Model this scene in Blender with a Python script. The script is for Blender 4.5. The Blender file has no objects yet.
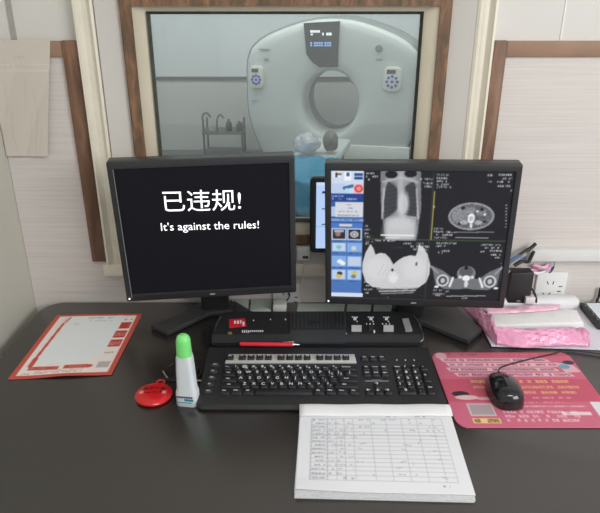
import bpy, bmesh, math, random
import numpy as np
from mathutils import Vector, Matrix
random.seed(7); RNG = np.random.default_rng(7)
PI = math.pi
C = bpy.context.scene.collection
sc = bpy.context.scene

# ------------------------------------------------------------------ camera
F_PX, PITCH = 609.0, math.radians(22.9)
DZ = 0.76                      # desk top
CAM = Vector((0, 0, 1.48))
cd = bpy.data.cameras.new('camera'); cam = bpy.data.objects.new('camera', cd); C.objects.link(cam)
cam.location = CAM; cam.rotation_euler = (PI/2 - PITCH, 0, 0)
cd.sensor_width = 36.0; cd.lens = F_PX/600*36.0; cd.clip_start = .02; cd.clip_end = 60
sc.camera = cam
cP, sP = math.cos(PITCH), math.sin(PITCH)
def ray(px, py):
    a, b = (px-300)/F_PX, (py-256.5)/F_PX
    return Vector((a, cP - b*sP, -sP - b*cP))
def hit(px, py, p0, n):
    d = ray(px, py); n = Vector(n)
    return CAM + d*((Vector(p0)-CAM).dot(n)/d.dot(n))
def on_z(px, py, z): return hit(px, py, (0,0,z), (0,0,1))
def on_y(px, py, y): return hit(px, py, (0,y,0), (0,1,0))

# ------------------------------------------------------------------ colour / materials
def lin(c):
    if isinstance(c, str):
        c = c.lstrip('#'); c = [int(c[i:i+2], 16)/255 for i in (0,2,4)]
    return [x/12.92 if x <= .04045 else ((x+.055)/1.055)**2.4 for x in c]
def rgb(r,g,b): return [r/255, g/255, b/255]
MATS = {}
def mat(name, col, rough=.5, metal=0, spec=.5, var=.06, scale=30, bump=0, bscale=200, alpha=1, trans=0, emit=0, coat=0, ior=None, sss=0):
    if name in MATS: return MATS[name]
    m = bpy.data.materials.new(name); m.use_nodes = True; MATS[name] = m
    nt = m.node_tree; b = nt.nodes['Principled BSDF']
    c = lin(col)
    tc = nt.nodes.new('ShaderNodeTexCoord')
    nz = nt.nodes.new('ShaderNodeTexNoise'); nz.inputs['Scale'].default_value = scale; nz.inputs['Detail'].default_value = 4
    rp = nt.nodes.new('ShaderNodeValToRGB')
    rp.color_ramp.elements[0].position = .3; rp.color_ramp.elements[1].position = .7
    rp.color_ramp.elements[0].color = [x*(1-var) for x in c]+[1]
    rp.color_ramp.elements[1].color = [min(1, x*(1+var)) for x in c]+[1]
    nt.links.new(tc.outputs['Object'], nz.inputs['Vector']); nt.links.new(nz.outputs['Fac'], rp.inputs['Fac'])
    nt.links.new(rp.outputs['Color'], b.inputs['Base Color'])
    b.inputs['Roughness'].default_value = rough; b.inputs['Metallic'].default_value = metal
    b.inputs['Specular IOR Level'].default_value = spec; b.inputs['Alpha'].default_value = alpha
    b.inputs['Transmission Weight'].default_value = trans; b.inputs['Coat Weight'].default_value = coat
    if ior: b.inputs['IOR'].default_value = ior
    if sss:
        b.inputs['Subsurface Weight'].default_value = sss; b.inputs['Subsurface Radius'].default_value = (.02,.02,.02)
    if emit:
        nt.links.new(rp.outputs['Color'], b.inputs['Emission Color']); b.inputs['Emission Strength'].default_value = emit
    if bump:
        n2 = nt.nodes.new('ShaderNodeTexNoise'); n2.inputs['Scale'].default_value = bscale; n2.inputs['Detail'].default_value = 3
        bp = nt.nodes.new('ShaderNodeBump'); bp.inputs['Strength'].default_value = bump; bp.inputs['Distance'].default_value = .002
        nt.links.new(tc.outputs['Object'], n2.inputs['Vector']); nt.links.new(n2.outputs['Fac'], bp.inputs['Height'])
        nt.links.new(bp.outputs['Normal'], b.inputs['Normal'])
    return m
def grain(name, c1, c2, stretch=(1.5,1.5,90), rough=.5, scale=1.0, mid=None, bump=.15):
    m = bpy.data.materials.new(name); m.use_nodes = True; MATS[name] = m
    nt = m.node_tree; b = nt.nodes['Principled BSDF']
    tc = nt.nodes.new('ShaderNodeTexCoord'); mp = nt.nodes.new('ShaderNodeMapping')
    mp.inputs['Scale'].default_value = stretch
    nz = nt.nodes.new('ShaderNodeTexNoise'); nz.inputs['Scale'].default_value = scale; nz.inputs['Detail'].default_value = 6
    nz.inputs['Distortion'].default_value = .6
    rp = nt.nodes.new('ShaderNodeValToRGB'); e = rp.color_ramp.elements
    e[0].position = .32; e[1].position = .68; e[0].color = lin(c1)+[1]; e[1].color = lin(c2)+[1]
    if mid: x = e.new(.5); x.color = lin(mid)+[1]
    nt.links.new(tc.outputs['Object'], mp.inputs['Vector']); nt.links.new(mp.outputs['Vector'], nz.inputs['Vector'])
    nt.links.new(nz.outputs['Fac'], rp.inputs['Fac']); nt.links.new(rp.outputs['Color'], b.inputs['Base Color'])
    bp = nt.nodes.new('ShaderNodeBump'); bp.inputs['Strength'].default_value = bump; bp.inputs['Distance'].default_value = .001
    nt.links.new(nz.outputs['Fac'], bp.inputs['Height']); nt.links.new(bp.outputs['Normal'], b.inputs['Normal'])
    b.inputs['Roughness'].default_value = rough
    return m
def attr_mat(name, emit=0, rough=.5, spec=.5):
    m = bpy.data.materials.new(name); m.use_nodes = True; MATS[name] = m
    nt = m.node_tree; b = nt.nodes['Principled BSDF']
    a = nt.nodes.new('ShaderNodeAttribute'); a.attribute_name = 'Col'
    if emit:
        b.inputs['Base Color'].default_value = (.012,.012,.014,1)
        nt.links.new(a.outputs['Color'], b.inputs['Emission Color']); b.inputs['Emission Strength'].default_value = emit
    else:
        nt.links.new(a.outputs['Color'], b.inputs['Base Color'])
    b.inputs['Roughness'].default_value = rough; b.inputs['Specular IOR Level'].default_value = spec
    return m

# ------------------------------------------------------------------ mesh helpers
def obj(name, bm, mats, parent=None, smooth=True, angle=40):
    me = bpy.data.meshes.new(name)
    bm.normal_update(); bm.to_mesh(me); bm.free()
    return objm(name, me, mats, parent, smooth, angle)
def objm(name, me, mats, parent=None, smooth=True, angle=40):
    for m in (mats if isinstance(mats, (list,tuple)) else [mats]): me.materials.append(m)
    if smooth:
        me.polygons.foreach_set('use_smooth', [True]*len(me.polygons))
        me.set_sharp_from_angle(angle=math.radians(angle))
    o = bpy.data.objects.new(name, me); C.objects.link(o)
    if parent: o.parent = parent
    return o
def thing(name, label, cat, loc=(0,0,0), rz=0, group=None):
    o = bpy.data.objects.new(name, None); C.objects.link(o); o.empty_display_size = .02
    o.location = loc; o.rotation_euler = (0,0,rz)
    return tag(o, label, cat, group)
def tag(o, label, cat, group=None):
    o['label'] = label; o['category'] = cat
    if group: o['group'] = group
    return o
def struct(o, label=None):
    o['kind'] = 'structure'
    return o
def box(bm, x0,x1,y0,y1,z0,z1, bev=0, seg=2, M=None, mi=0):
    r = bmesh.ops.create_cube(bm, size=1)
    vs = r['verts']
    for v in vs: v.co = Vector(((x0+x1)/2+v.co.x*(x1-x0), (y0+y1)/2+v.co.y*(y1-y0), (z0+z1)/2+v.co.z*(z1-z0)))
    fs = list({f for v in vs for f in v.link_faces})
    if bev:
        es = list({e for v in vs for e in v.link_edges})
        r2 = bmesh.ops.bevel(bm, geom=es, offset=bev, segments=seg, profile=.5, affect='EDGES')
        fs = r2['faces'] + [f for f in fs if f.is_valid]
        fs = list(set(fs)); vs = list({v for f in fs for v in f.verts})
    for f in fs: f.material_index = mi
    if M is not None: bmesh.ops.transform(bm, matrix=M, verts=vs)
    return vs
def prism(bm, pts, z0, z1, bev=0, mi=0, seg=2, axis='z'):
    """pts 2-D outline extruded z0..z1 (axis 'z'), or outline in x,z extruded along y (axis 'y'), or y,z along x"""
    def co(p, t): return {'z':(p[0],p[1],t), 'y':(p[0],t,p[1]), 'x':(t,p[0],p[1])}[axis]
    a = [bm.verts.new(co(p,z0)) for p in pts]; b = [bm.verts.new(co(p,z1)) for p in pts]
    n = len(pts); fs = [bm.faces.new(a[::-1]), bm.faces.new(b)]
    for i in range(n): fs.append(bm.faces.new((a[i], a[(i+1)%n], b[(i+1)%n], b[i])))
    bmesh.ops.recalc_face_normals(bm, faces=fs)
    if bev:
        es = list({e for f in fs[:2] for e in f.edges})
        r = bmesh.ops.bevel(bm, geom=es, offset=bev, segments=seg, profile=.5, affect='EDGES')
        fs = list(set(r['faces'] + [f for f in fs if f.is_valid]))
    for f in fs: f.material_index = mi
    return fs
def rrect(x0,x1,y0,y1,r,n=5):
    out = []
    for cx,cy,a in ((x1-r,y1-r,0),(x0+r,y1-r,90),(x0+r,y0+r,180),(x1-r,y0+r,270)):
        for k in range(n+1):
            t = math.radians(a+90*k/n); out.append((cx+r*math.cos(t), cy+r*math.sin(t)))
    return out
def catmull(pts, n=8):
    P = [Vector(p) for p in pts]; P = [2*P[0]-P[1]]+P+[2*P[-1]-P[-2]]; out = []
    for i in range(1, len(P)-2):
        for k in range(n):
            t = k/n; a,b,c,d = P[i-1:i+3]
            out.append(.5*((2*b)+(c-a)*t+(2*a-5*b+4*c-d)*t*t+(3*b-a-3*c+d)*t**3))
    out.append(P[-2]); return out
def tube(bm, pts, r, n=8, mi=0, cap=True):
    pts = [Vector(p) for p in pts]; rings = []
    up = Vector((0,0,1))
    for i,p in enumerate(pts):
        t = (pts[min(i+1,len(pts)-1)]-pts[max(i-1,0)]).normalized()
        u = t.cross(up) if abs(t.dot(up)) < .95 else t.cross(Vector((1,0,0)))
        u.normalize(); w = t.cross(u)
        rr = r[i] if isinstance(r,(list,tuple)) else r
        rings.append([bm.verts.new(p+(u*math.cos(2*PI*k/n)+w*math.sin(2*PI*k/n))*rr) for k in range(n)])
    fs = []
    for a,b in zip(rings, rings[1:]):
        for k in range(n): fs.append(bm.faces.new((a[k],a[(k+1)%n],b[(k+1)%n],b[k])))
    if cap: fs.append(bm.faces.new(rings[0][::-1])); fs.append(bm.faces.new(rings[-1]))
    bmesh.ops.recalc_face_normals(bm, faces=fs)
    for f in fs: f.material_index = mi
    return fs
def lathe(bm, prof, n=40, M=None, mi=0, sx=1, sy=1):
    rings = []; fs = []
    for r,z in prof:
        rings.append([bm.verts.new((r*math.cos(2*PI*k/n)*sx, r*math.sin(2*PI*k/n)*sy, z)) for k in range(n)])
    for a,b in zip(rings, rings[1:]):
        for k in range(n): fs.append(bm.faces.new((a[k],a[(k+1)%n],b[(k+1)%n],b[k])))
    fs.append(bm.faces.new(rings[0][::-1])); fs.append(bm.faces.new(rings[-1]))
    bmesh.ops.recalc_face_normals(bm, faces=fs)
    for f in fs: f.material_index = mi
    if M is not None: bmesh.ops.transform(bm, matrix=M, verts=[v for r in rings for v in r])
    return fs
def loft(bm, sections, mi=0, close=True):
    rings = [[bm.verts.new(p) for p in s] for s in sections]; fs = []; n = len(rings[0])
    for a,b in zip(rings, rings[1:]):
        for k in range(n): fs.append(bm.faces.new((a[k],a[(k+1)%n],b[(k+1)%n],b[k])))
    if close: fs.append(bm.faces.new(rings[0][::-1])); fs.append(bm.faces.new(rings[-1]))
    bmesh.ops.recalc_face_normals(bm, faces=fs)
    for f in fs: f.material_index = mi
    return fs
def quad(bm, a,b,c,d, mi=0):
    f = bm.faces.new([bm.verts.new(p) for p in (a,b,c,d)]); f.material_index = mi; return f
def sweep_frame(bm, rect, prof, mi=0, sides='LTRB', cut=False):
    """mitred frame round rect (x0,x1,z0,z1); prof = closed list of (offset outwards, y)"""
    x0,x1,z0,z1 = rect
    def ring(cx, cz, dx, dz): return [bm.verts.new((cx+dx*o, y, cz+dz*o)) for o,y in prof]
    R = [ring(x0,z0,-1,0 if cut else -1), ring(x0,z1,-1,1), ring(x1,z1,1,1), ring(x1,z0,1,0 if cut else -1)]
    fs = []; n = len(prof)
    segs = [(0,1,'L'),(1,2,'T'),(2,3,'R'),(3,0,'B')]
    for a,b,s in segs:
        if s not in sides: continue
        for k in range(n): fs.append(bm.faces.new((R[a][k],R[a][(k+1)%n],R[b][(k+1)%n],R[b][k])))
    bmesh.ops.recalc_face_normals(bm, faces=fs)
    for f in fs: f.material_index = mi
_tcache = {}
def text_mesh(s):
    if s not in _tcache:
        c = bpy.data.curves.new('t','FONT'); c.body = s; c.size = 1; c.align_x = 'CENTER'; c.resolution_u = 3
        o = bpy.data.objects.new('t', c); C.objects.link(o); bpy.context.view_layer.update()
        me = bpy.data.meshes.new_from_object(o.evaluated_get(bpy.context.evaluated_depsgraph_get()))
        _tcache[s] = ([v.co.copy() for v in me.vertices], [list(p.vertices) for p in me.polygons])
        bpy.data.objects.remove(o); bpy.data.curves.remove(c); bpy.data.meshes.remove(me)
    return _tcache[s]
def text(bm, s, M, size, mi=0, bold=0.0):
    """text, centred, drawn in M's x-y plane"""
    vs, ps = text_mesh(s)
    offs = [(0,0)] + ([(bold,0),(0,bold),(bold,bold)] if bold else [])
    for k,(ox,oy) in enumerate(offs):
        V = [bm.verts.new(M @ Vector((v.x*size+ox, v.y*size+oy, k*2e-5))) for v in vs]
        for p in ps:
            try: bm.faces.new([V[i] for i in p]).material_index = mi
            except ValueError: pass
STAND = Matrix(((1,0,0,0),(0,0,-1,0),(0,1,0,0),(0,0,0,1)))      # x right, y up, facing -Y

# ------------------------------------------------------------------ printed / displayed pictures (numpy -> colour attribute on a fine grid)
class Pic:
    def __init__(s, nx, ny, bg):
        s.nx, s.ny = nx, ny; s.a = np.zeros((ny,nx,3)); s.a[:] = bg
        s.U, s.V = np.meshgrid((np.arange(nx)+.5)/nx, (np.arange(ny)+.5)/ny)
    def put(s, m, c, k=1.0):
        m = (np.asarray(m, float)*k)[...,None]; s.a = s.a*(1-m)+np.asarray(c)*m
    def rect(s, u0,v0,u1,v1, c, k=1): s.put((s.U>=u0)&(s.U<u1)&(s.V>=v0)&(s.V<v1), c, k)
    def ell(s, u,v,ru,rv, c, k=1, soft=0):
        d = np.sqrt(((s.U-u)/ru)**2+((s.V-v)/rv)**2)
        s.put(np.clip((1-d)/soft+.5,0,1) if soft else d<1, c, k)
    def poly(s, pts, c, k=1):
        inside = np.zeros_like(s.U, bool); n = len(pts)
        for i in range(n):
            (x0,y0),(x1,y1) = pts[i], pts[(i+1)%n]
            if y0 == y1: continue
            inside ^= ((s.V>=min(y0,y1))&(s.V<max(y0,y1)))&(s.U < x0+(s.V-y0)*(x1-x0)/(y1-y0))
        s.put(inside, c, k)
    def line(s, u0,v0,u1,v1, w, c, k=1):
        asp = s.nx/s.ny; X,Y = s.U*asp, s.V; x0,x1 = u0*asp,u1*asp
        dx,dy = x1-x0, v1-v0; L = dx*dx+dy*dy+1e-12
        t = np.clip(((X-x0)*dx+(Y-v0)*dy)/L,0,1)
        s.put(np.hypot(X-x0-t*dx, Y-v0-t*dy) < w, c, k)
    def words(s, u0,v0,u1,v1, c, k=1, word=.6, cell=None):
        """a row of tiny unreadable character marks"""
        i0,i1,j0,j1 = int(v0*s.ny),max(int(v0*s.ny)+1,int(round(v1*s.ny))),int(u0*s.nx),int(u1*s.nx)
        h = i1-i0; w = cell or max(2, h); j = j0
        while j < j1:
            if RNG.random() < word:
                m = np.zeros(s.U.shape); blk = (RNG.random((h, w)) < .62)[:max(0,s.ny-i0)]
                jj = min(j+w, j1); m[i0:i1, j:jj] = blk[:, :jj-j]; s.put(m, c, k)
            j += w+1
    def noise(s, amt): s.a = np.clip(s.a+RNG.normal(0,amt,s.a.shape[:2])[...,None],0,1)
    def blur(s, n=1):
        for _ in range(n):
            p = np.pad(s.a, ((1,1),(1,1),(0,0)), 'edge')
            s.a = (p[1:-1,1:-1]*4+p[:-2,1:-1]*2+p[2:,1:-1]*2+p[1:-1,:-2]*2+p[1:-1,2:]*2+p[:-2,:-2]+p[2:,:-2]+p[:-2,2:]+p[2:,2:])/16
    def mesh(s, name, fn, mask=None):
        """grid of cells; fn(u, v) arrays -> xyz; one vertex per pixel"""
        ny,nx = s.ny,s.nx
        u,v = np.meshgrid(np.linspace(0,1,nx), np.linspace(0,1,ny))
        P = np.stack(fn(u,v),-1).reshape(-1,3)
        idx = np.arange(nx*ny).reshape(ny,nx)
        q = np.stack([idx[1:,:-1],idx[1:,1:],idx[:-1,1:],idx[:-1,:-1]],-1).reshape(-1,4)
        if mask is not None:
            mk = mask(u,v); q = q[(mk[1:,:-1]&mk[1:,1:]&mk[:-1,1:]&mk[:-1,:-1]).reshape(-1)]
            used = np.unique(q); remap = -np.ones(nx*ny,int); remap[used] = np.arange(len(used)); q = remap[q]; P = P[used]; col = s.a.reshape(-1,3)[used]
        else: col = s.a.reshape(-1,3)
        me = bpy.data.meshes.new(name); me.from_pydata(P.tolist(), [], q.tolist())
        at = me.color_attributes.new('Col','FLOAT_COLOR','POINT')
        c = np.clip(col,0,1); c = np.where(c<=.04045, c/12.92, ((c+.055)/1.055)**2.4)
        at.data.foreach_set('color', np.concatenate([c,np.ones((len(c),1))],1).astype(np.float32).ravel())
        return me
def flat(x0,x1,y0,y1,z):   # v runs from y1 (far) to y0 (near)
    return lambda u,v: (x0+u*(x1-x0), y1+v*(y0-y1), np.full_like(u, z))
def upright(x0,x1,z0,z1,y):
    return lambda u,v: (x0+u*(x1-x0), np.full_like(u, y), z1+v*(z0-z1))

# ------------------------------------------------------------------ materials
M_wall = mat('painted_white_wall', rgb(222,219,214), .6, var=.015, scale=6)
M_left = mat('grey_white_wall', rgb(206,204,192), .55, var=.02, scale=3)
M_scan = mat('scan_room_wall', rgb(222,228,230), .7, var=.02, scale=2)
M_scan_lo = mat('scan_room_lower_wall', rgb(206,206,202), .7, var=.02, scale=2)
M_floor = mat('grey_floor_tile', rgb(120,122,120), .4, var=.05, scale=4)
M_ceil = mat('white_ceiling', rgb(228,228,226), .8, var=.02, scale=4)
M_lam = grain('whitewashed_wood_laminate', rgb(212,204,198), rgb(225,218,213), (3,3,190), .5, 1.4)
M_trim = mat('brown_wood_trim', rgb(158,126,104), .55, var=.12, scale=14, bump=.2, bscale=60)
M_trimd = grain('worn_brown_wood', rgb(96,70,54), rgb(146,110,86), (40,40,6), .55, 1.0, rgb(122,90,70), .4)
M_worn = grain('worn_brown_stop', rgb(88,78,60), rgb(156,116,88), (60,60,16), .6, 1.0, rgb(122,92,70), .8)
M_cream = mat('cream_frame_paint', rgb(214,204,182), .5, var=.03, scale=12)
M_mould = mat('off_white_moulding', rgb(232,226,210), .42, var=.03, scale=25, bump=.1, bscale=80)
M_casing = mat('white_casing_panel', rgb(216,211,204), .5, var=.02, scale=8)
M_casingr = M_casing
M_gasket = mat('dark_putty', rgb(70,72,66), .7, var=.3, scale=60)
M_glass = bpy.data.materials.new('window_glass'); M_glass.use_nodes = True
nt = M_glass.node_tree; nt.nodes.clear()
_o = nt.nodes.new('ShaderNodeOutputMaterial'); _t = nt.nodes.new('ShaderNodeBsdfTransparent'); _g = nt.nodes.new('ShaderNodeBsdfGlossy')
_mx = nt.nodes.new('ShaderNodeMixShader'); _f = nt.nodes.new('ShaderNodeFresnel'); _f.inputs['IOR'].default_value = 1.5
_t.inputs['Color'].default_value = (.86,.88,.865,1); _g.inputs['Roughness'].default_value = .03
nt.links.new(_f.outputs[0], _mx.inputs[0]); nt.links.new(_t.outputs[0], _mx.inputs[1]); nt.links.new(_g.outputs[0], _mx.inputs[2]); _d = nt.nodes.new('ShaderNodeBsdfDiffuse'); _d.inputs['Color'].default_value = (.8,.84,.83,1); _m2 = nt.nodes.new('ShaderNodeMixShader'); _m2.inputs[0].default_value = .10   # diffuse layer imitates the veiling reflection of the bright control room
nt.links.new(_mx.outputs[0], _m2.inputs[1]); nt.links.new(_d.outputs[0], _m2.inputs[2]); nt.links.new(_m2.outputs[0], _o.inputs[0])
M_desk = mat('dark_brown_desk_laminate', rgb(42,38,36), .25, var=.08, scale=60, spec=.9, bump=.06, bscale=500, ior=1.6)
M_blk = mat('black_plastic', rgb(38,38,40), .45, var=.08, scale=80, bump=.05, bscale=900)
M_blk2 = mat('dark_grey_plastic', rgb(58,58,60), .42, var=.06, scale=80)
M_bezel = mat('monitor_bezel_plastic', rgb(46,46,49), .38, var=.05, scale=60)
M_key = mat('black_key_plastic', rgb(30,30,34), .5, var=.06, scale=60)
M_leg = mat('white_legend_print', rgb(225,228,232), .5, var=.01)
M_dot = mat('grey_marking', rgb(150,152,154), .5, var=.02)
M_silver = mat('silver_grey_plastic', rgb(205,204,200), .4, metal=.15, var=.04)
M_chrome = mat('chrome', rgb(215,215,215), .18, metal=1, var=.02)
M_white = mat('white_plastic', rgb(232,232,230), .4, var=.02)
M_green = mat('translucent_green_cap', rgb(140,240,140), .3, var=.05, sss=.6)
M_milk = mat('milky_plastic_bottle', rgb(226,232,236), .35, var=.03, scale=10, sss=.5)
M_teal = mat('teal_label_print', rgb(40,140,160), .5, var=.1)
M_navy = mat('navy_label_print', rgb(60,70,110), .5, var=.1)
M_redp = mat('glossy_red_plastic', rgb(214,30,38), .25, var=.06, coat=.4)
M_redm = mat('dark_red_print', rgb(84,20,20), .4, var=.1)
M_redpen = mat('red_pen_plastic', rgb(214,40,56), .35, var=.04)
M_paper = mat('white_paper', rgb(238,238,240), .75, var=.015, scale=20)
M_paper2 = mat('paper_edges', rgb(214,214,216), .8, var=.08, scale=300)
M_pink = mat('pink_plastic_film', rgb(253,172,206), .14, var=.16, scale=40, sss=.3, bump=.5, bscale=70)
M_pinkl = mat('pale_pink_film', rgb(248,196,218), .3, var=.08, scale=25)
M_lav = mat('lavender_white_sheet', rgb(226,222,232), .6, var=.03, scale=12)
M_tissue = mat('soft_white_tissue', rgb(240,239,240), .85, var=.04, scale=40, bump=.3, bscale=120)
M_gantry = mat('gantry_cover_paint', rgb(206,212,210), .4, var=.015, scale=3)
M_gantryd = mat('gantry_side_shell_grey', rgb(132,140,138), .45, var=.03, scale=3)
M_bore = mat('bore_liner_grey', rgb(120,126,126), .5, var=.05, scale=4)
M_disp = mat('gantry_display_black', rgb(52,56,58), .3, var=.05)
M_dwhite = mat('display_white_segment', rgb(240,245,250), .4, emit=1.0, var=.01)
M_dblue = mat('display_blue_segment', rgb(140,190,255), .4, emit=.9, var=.01)
M_btnblue = mat('blue_button', rgb(60,80,200), .4, var=.1)
M_sheet = mat('blue_sheet_cloth', rgb(30,140,178), .6, var=.12, scale=16, bump=.4, bscale=30)
M_bag = mat('crinkled_clear_plastic', rgb(190,198,204), .22, var=.2, scale=25, alpha=.85)
M_steel = mat('brushed_steel', rgb(120,126,126), .35, metal=.7, var=.05)
M_print = attr_mat('printed_paper', 0, .7, .3)
M_pad = attr_mat('printed_mouse_mat', 0, .55, .4)
M_screen = attr_mat('lit_screen', 1.0, .35, .08)
M_scrblk = mat('black_screen_panel', rgb(24,24,29), .3, var=.02, emit=.45, spec=.08)
M_scrtxt = mat('screen_text_white', rgb(250,250,252), .4, emit=1.0, var=.005)
M_led = mat('power_light', rgb(230,240,235), .3, emit=1.0, var=.01)
M_cable = mat('black_cable_rubber', rgb(32,32,34), .5, var=.05)
M_cableb = mat('blue_cable_rubber', rgb(70,105,150), .5, var=.05)
M_cableg = mat('grey_cable_rubber', rgb(150,145,140), .5, var=.05)
M_gold = mat('gold_mark', rgb(150,130,60), .4, var=.1)

# ------------------------------------------------------------------ room
WY = 1.42                                  # face of the wall behind the desk
XL = -.69                                  # left wall
def boxes(name, lst, m, parent=None, bev=0):
    bm = bmesh.new()
    for b in lst: box(bm, *b, bev=bev)
    return obj(name, bm, m, parent)
OX0,OX1,OZ0,OZ1 = -.385,.318,.93,1.485
struct(boxes('wall_back', [(XL-.1,OX0,WY,WY+.1,0,2.7),(OX1,2.2,WY,WY+.1,0,2.7),(OX0,OX1,WY,WY+.1,0,OZ0),(OX0,OX1,WY,WY+.1,OZ1,2.7)], M_wall))
wb = bpy.data.objects['wall_back']
struct(boxes('wall_left', [(XL-.1,XL,-2.6,WY,0,2.7)], M_left))
struct(boxes('floor', [(XL-.1,2.2,-2.6,WY+.1,-.05,0)], M_floor))
struct(boxes('ceiling', [(XL-.1,2.2,-2.6,WY+.1,2.7,2.75)], M_ceil))
# laminate cladding under the brown trims, tile joints above
boxes('laminate_panel', [(XL+.001,-.478,WY-.006,WY+.001,.0,1.366)], M_lam, wb)
boxes('laminate_panel', [(.42,2.19,WY-.006,WY+.001,.0,1.366)], M_lam, wb)
boxes('laminate_panel', [(-.478,.42,WY-.006,WY+.001,.0,.836)], M_lam, wb)
boxes('tile_joint', [(-.634,-.622,WY-.002,WY+.001,1.398,2.69)], mat('grey_joint', rgb(168,166,162), .7), wb)
boxes('tile_joint', [(.571,.574,WY-.002,WY+.001,1.398,2.69)], mat('white_joint', rgb(240,238,236), .7), wb)
def trim(i, b, m): return struct(boxes('trim_%d'%i, [b], m, bev=.002))
trim(1, (XL+.001,-.522,WY-.014,WY,1.363,1.396), M_trim)
trim(2, (-.522,-.4855,WY-.016,WY,.872,1.397), M_trimd)
trim(3, (.4535,2.19,WY-.014,WY,1.363,1.396), M_trim)
trim(4, (.424,.4535,WY-.016,WY,.872,1.397), M_trimd)

# observation window with its painted surround
win = struct(bpy.data.objects.new('window_1', None)); C.objects.link(win)
def wpart(name, rect, prof, m, sides='LTRB'):
    bm = bmesh.new(); sweep_frame(bm, rect, prof, 0, sides, sides == 'LTR'); return obj(name, bm, m, win)
RB = (-.3855,.323,.945,1.4665)             # inner edge is inside this rect
# cream lining: front strip + reveal back to the glass
wpart('frame_lining', (-.331,.266,.975,1.453), [(.0,WY+.004),(.0,WY+.030),(.05,WY+.030),(.05,WY-.014),(.032,WY-.014)], M_cream)
wpart('glazing_putty', (-.328,.263,.979,1.450), [(0,WY+.004),(0,WY+.012),(.008,WY+.012),(.0045,WY-.003)], M_gasket)
wpart('brown_stop', (-.3605,.2995,.9445,1.4665), [(0,WY-.019),(0,WY-.005),(.026,WY-.005),(.026,WY-.016),(.022,WY-.02)], M_worn)
wpart('casing', (-.3845,.324,.918,1.493), [(0,WY-.004),(0,WY),(.052,WY),(.052,WY-.026)], M_casing)
w = .050
wpart('moulding', (-.4365,.374,.868,1.545), [(0,WY-.010),(.004,WY-.024),(.009,WY-.027),(.014,WY-.020),(.018,WY-.017),(.025,WY-.019),(.031,WY-.017),(.035,WY-.021),(.040,WY-.031),(.045,WY-.030),(.049,WY-.018),(.049,WY),(0,WY)], M_mould, 'LTR')
boxes('sill_board', [(-.492,.43,WY-.030,WY,.838,.870)], M_mould, win, bev=.003)
boxes('apron', [(-.44,.378,WY-.012,WY,.868,.920)], M_casing, win)
boxes('glass_pane', [(-.345,.280,WY+.012,WY+.016,.965,1.460)], M_glass, win)

# ------------------------------------------------------------------ scanning room behind the glass
SF = -.30; SY0,SY1 = WY+.1, 7.75
struct(boxes('wall_far', [(-2.3,3.2,SY1,SY1+.1,SF,2.6)], M_scan))
boxes('lower_panel', [(-2.29,3.19,SY1-.012,SY1+.001,SF,.575)], M_scan_lo, bpy.data.objects['wall_far'])
struct(boxes('wall_far_left', [(-2.4,-2.3,SY0,SY1,SF,2.6)], M_scan))
struct(boxes('wall_far_right', [(3.2,3.3,SY0,SY1,SF,2.6)], M_scan))
struct(boxes('floor_far', [(-2.4,3.3,SY0,SY1+.1,SF-.05,SF)], mat('scan_floor', rgb(112,116,116), .35)))
struct(boxes('ceiling_far', [(-2.4,3.3,SY0,SY1+.1,2.6,2.65)], M_ceil))
struct(boxes('trim_5', [(-2.29,3.19,SY1-.04,SY1,.575,.605)], mat('dark_wall_rail', rgb(92,90,88), .5)))

# CT scanner: annular gantry with control panels
gp = on_y(330,100,6.3); GZ = gp.z - SF      # bore height over the scan-room floor
g = thing('ct_scanner', 'large off-white ring-shaped CT scanner standing behind the window glass', 'CT scanner', (gp.x,6.3,SF), math.radians(-13))
half = [(0,.765),(.16,.757),(.30,.730),(.46,.682),(.63,.618),(.745,.555),(.835,.47),(.875,.37),(.888,.24),(.89,0),(.885,-.16),(.845,-.34),(.78,-.50),(.72,-.62),(.70,-GZ+.02)]
outl = half[::1]
def outline_r(a):
    # radius of the outline in direction a (from the bore centre), by intersecting the mirrored polyline
    dx,dz = math.sin(a), math.cos(a); s = 1 if dx >= 0 else -1; dx = abs(dx); best = None
    pts = half+[(0,-GZ+.02)]
    for (x0,z0),(x1,z1) in zip(pts, pts[1:]):
        ex,ez = x1-x0,z1-z0; den = dx*ez-dz*ex
        if abs(den) < 1e-9: continue
        t = (x0*ez-z0*ex)/den; u = (x0*dz-z0*dx)/den
        if t > 0 and -1e-6 <= u <= 1+1e-6: best = max(best or 0, t)
    return best
NA = 144; ANG = [2*PI*k/NA for k in range(NA)]
BZ = -.035
def bring(r, y): return [(r*math.sin(a), y, GZ+BZ+r*1.12*math.cos(a)) for a in ANG]
def gring(f, y): return [(f(a)*math.sin(a), y, GZ+f(a)*math.cos(a)) for a in ANG]
orad = {a: outline_r(a) for a in ANG}
def lerp(t, r0): return lambda a: r0+(orad[a]-r0)*t
bm = bmesh.new()
loft(bm, [bring(.278,.30), bring(.278,.12), bring(.284,.06), bring(.298,.018), bring(.318,0), gring(lerp(.15,.33),-.006), gring(lerp(.5,.33),-.006), gring(lerp(.80,.33),.0), gring(lerp(.93,.33),.014), gring(lerp(.98,.33),.035), gring(lerp(1,.33),.07), gring(lerp(1,.33),.16)], close=False)
obj('front_cover', bm, M_gantry, g, angle=60)
bm = bmesh.new()
loft(bm, [gring(lerp(.985,.33),.10), gring(lerp(1.045,.33),.12), gring(lerp(1.045,.33),.66), gring(lerp(.95,.33),.70), bring(.33,.72)], close=False)
obj('side_shell', bm, M_gantryd, g, angle=60)
bm = bmesh.new()
loft(bm, [bring(.280,.295), bring(.270,.30), bring(.270,.38), bring(.284,.385), bring(.284,.56), bring(.33,.72)], close=False)
obj('bore_liner', bm, M_bore, g, angle=60)
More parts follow.
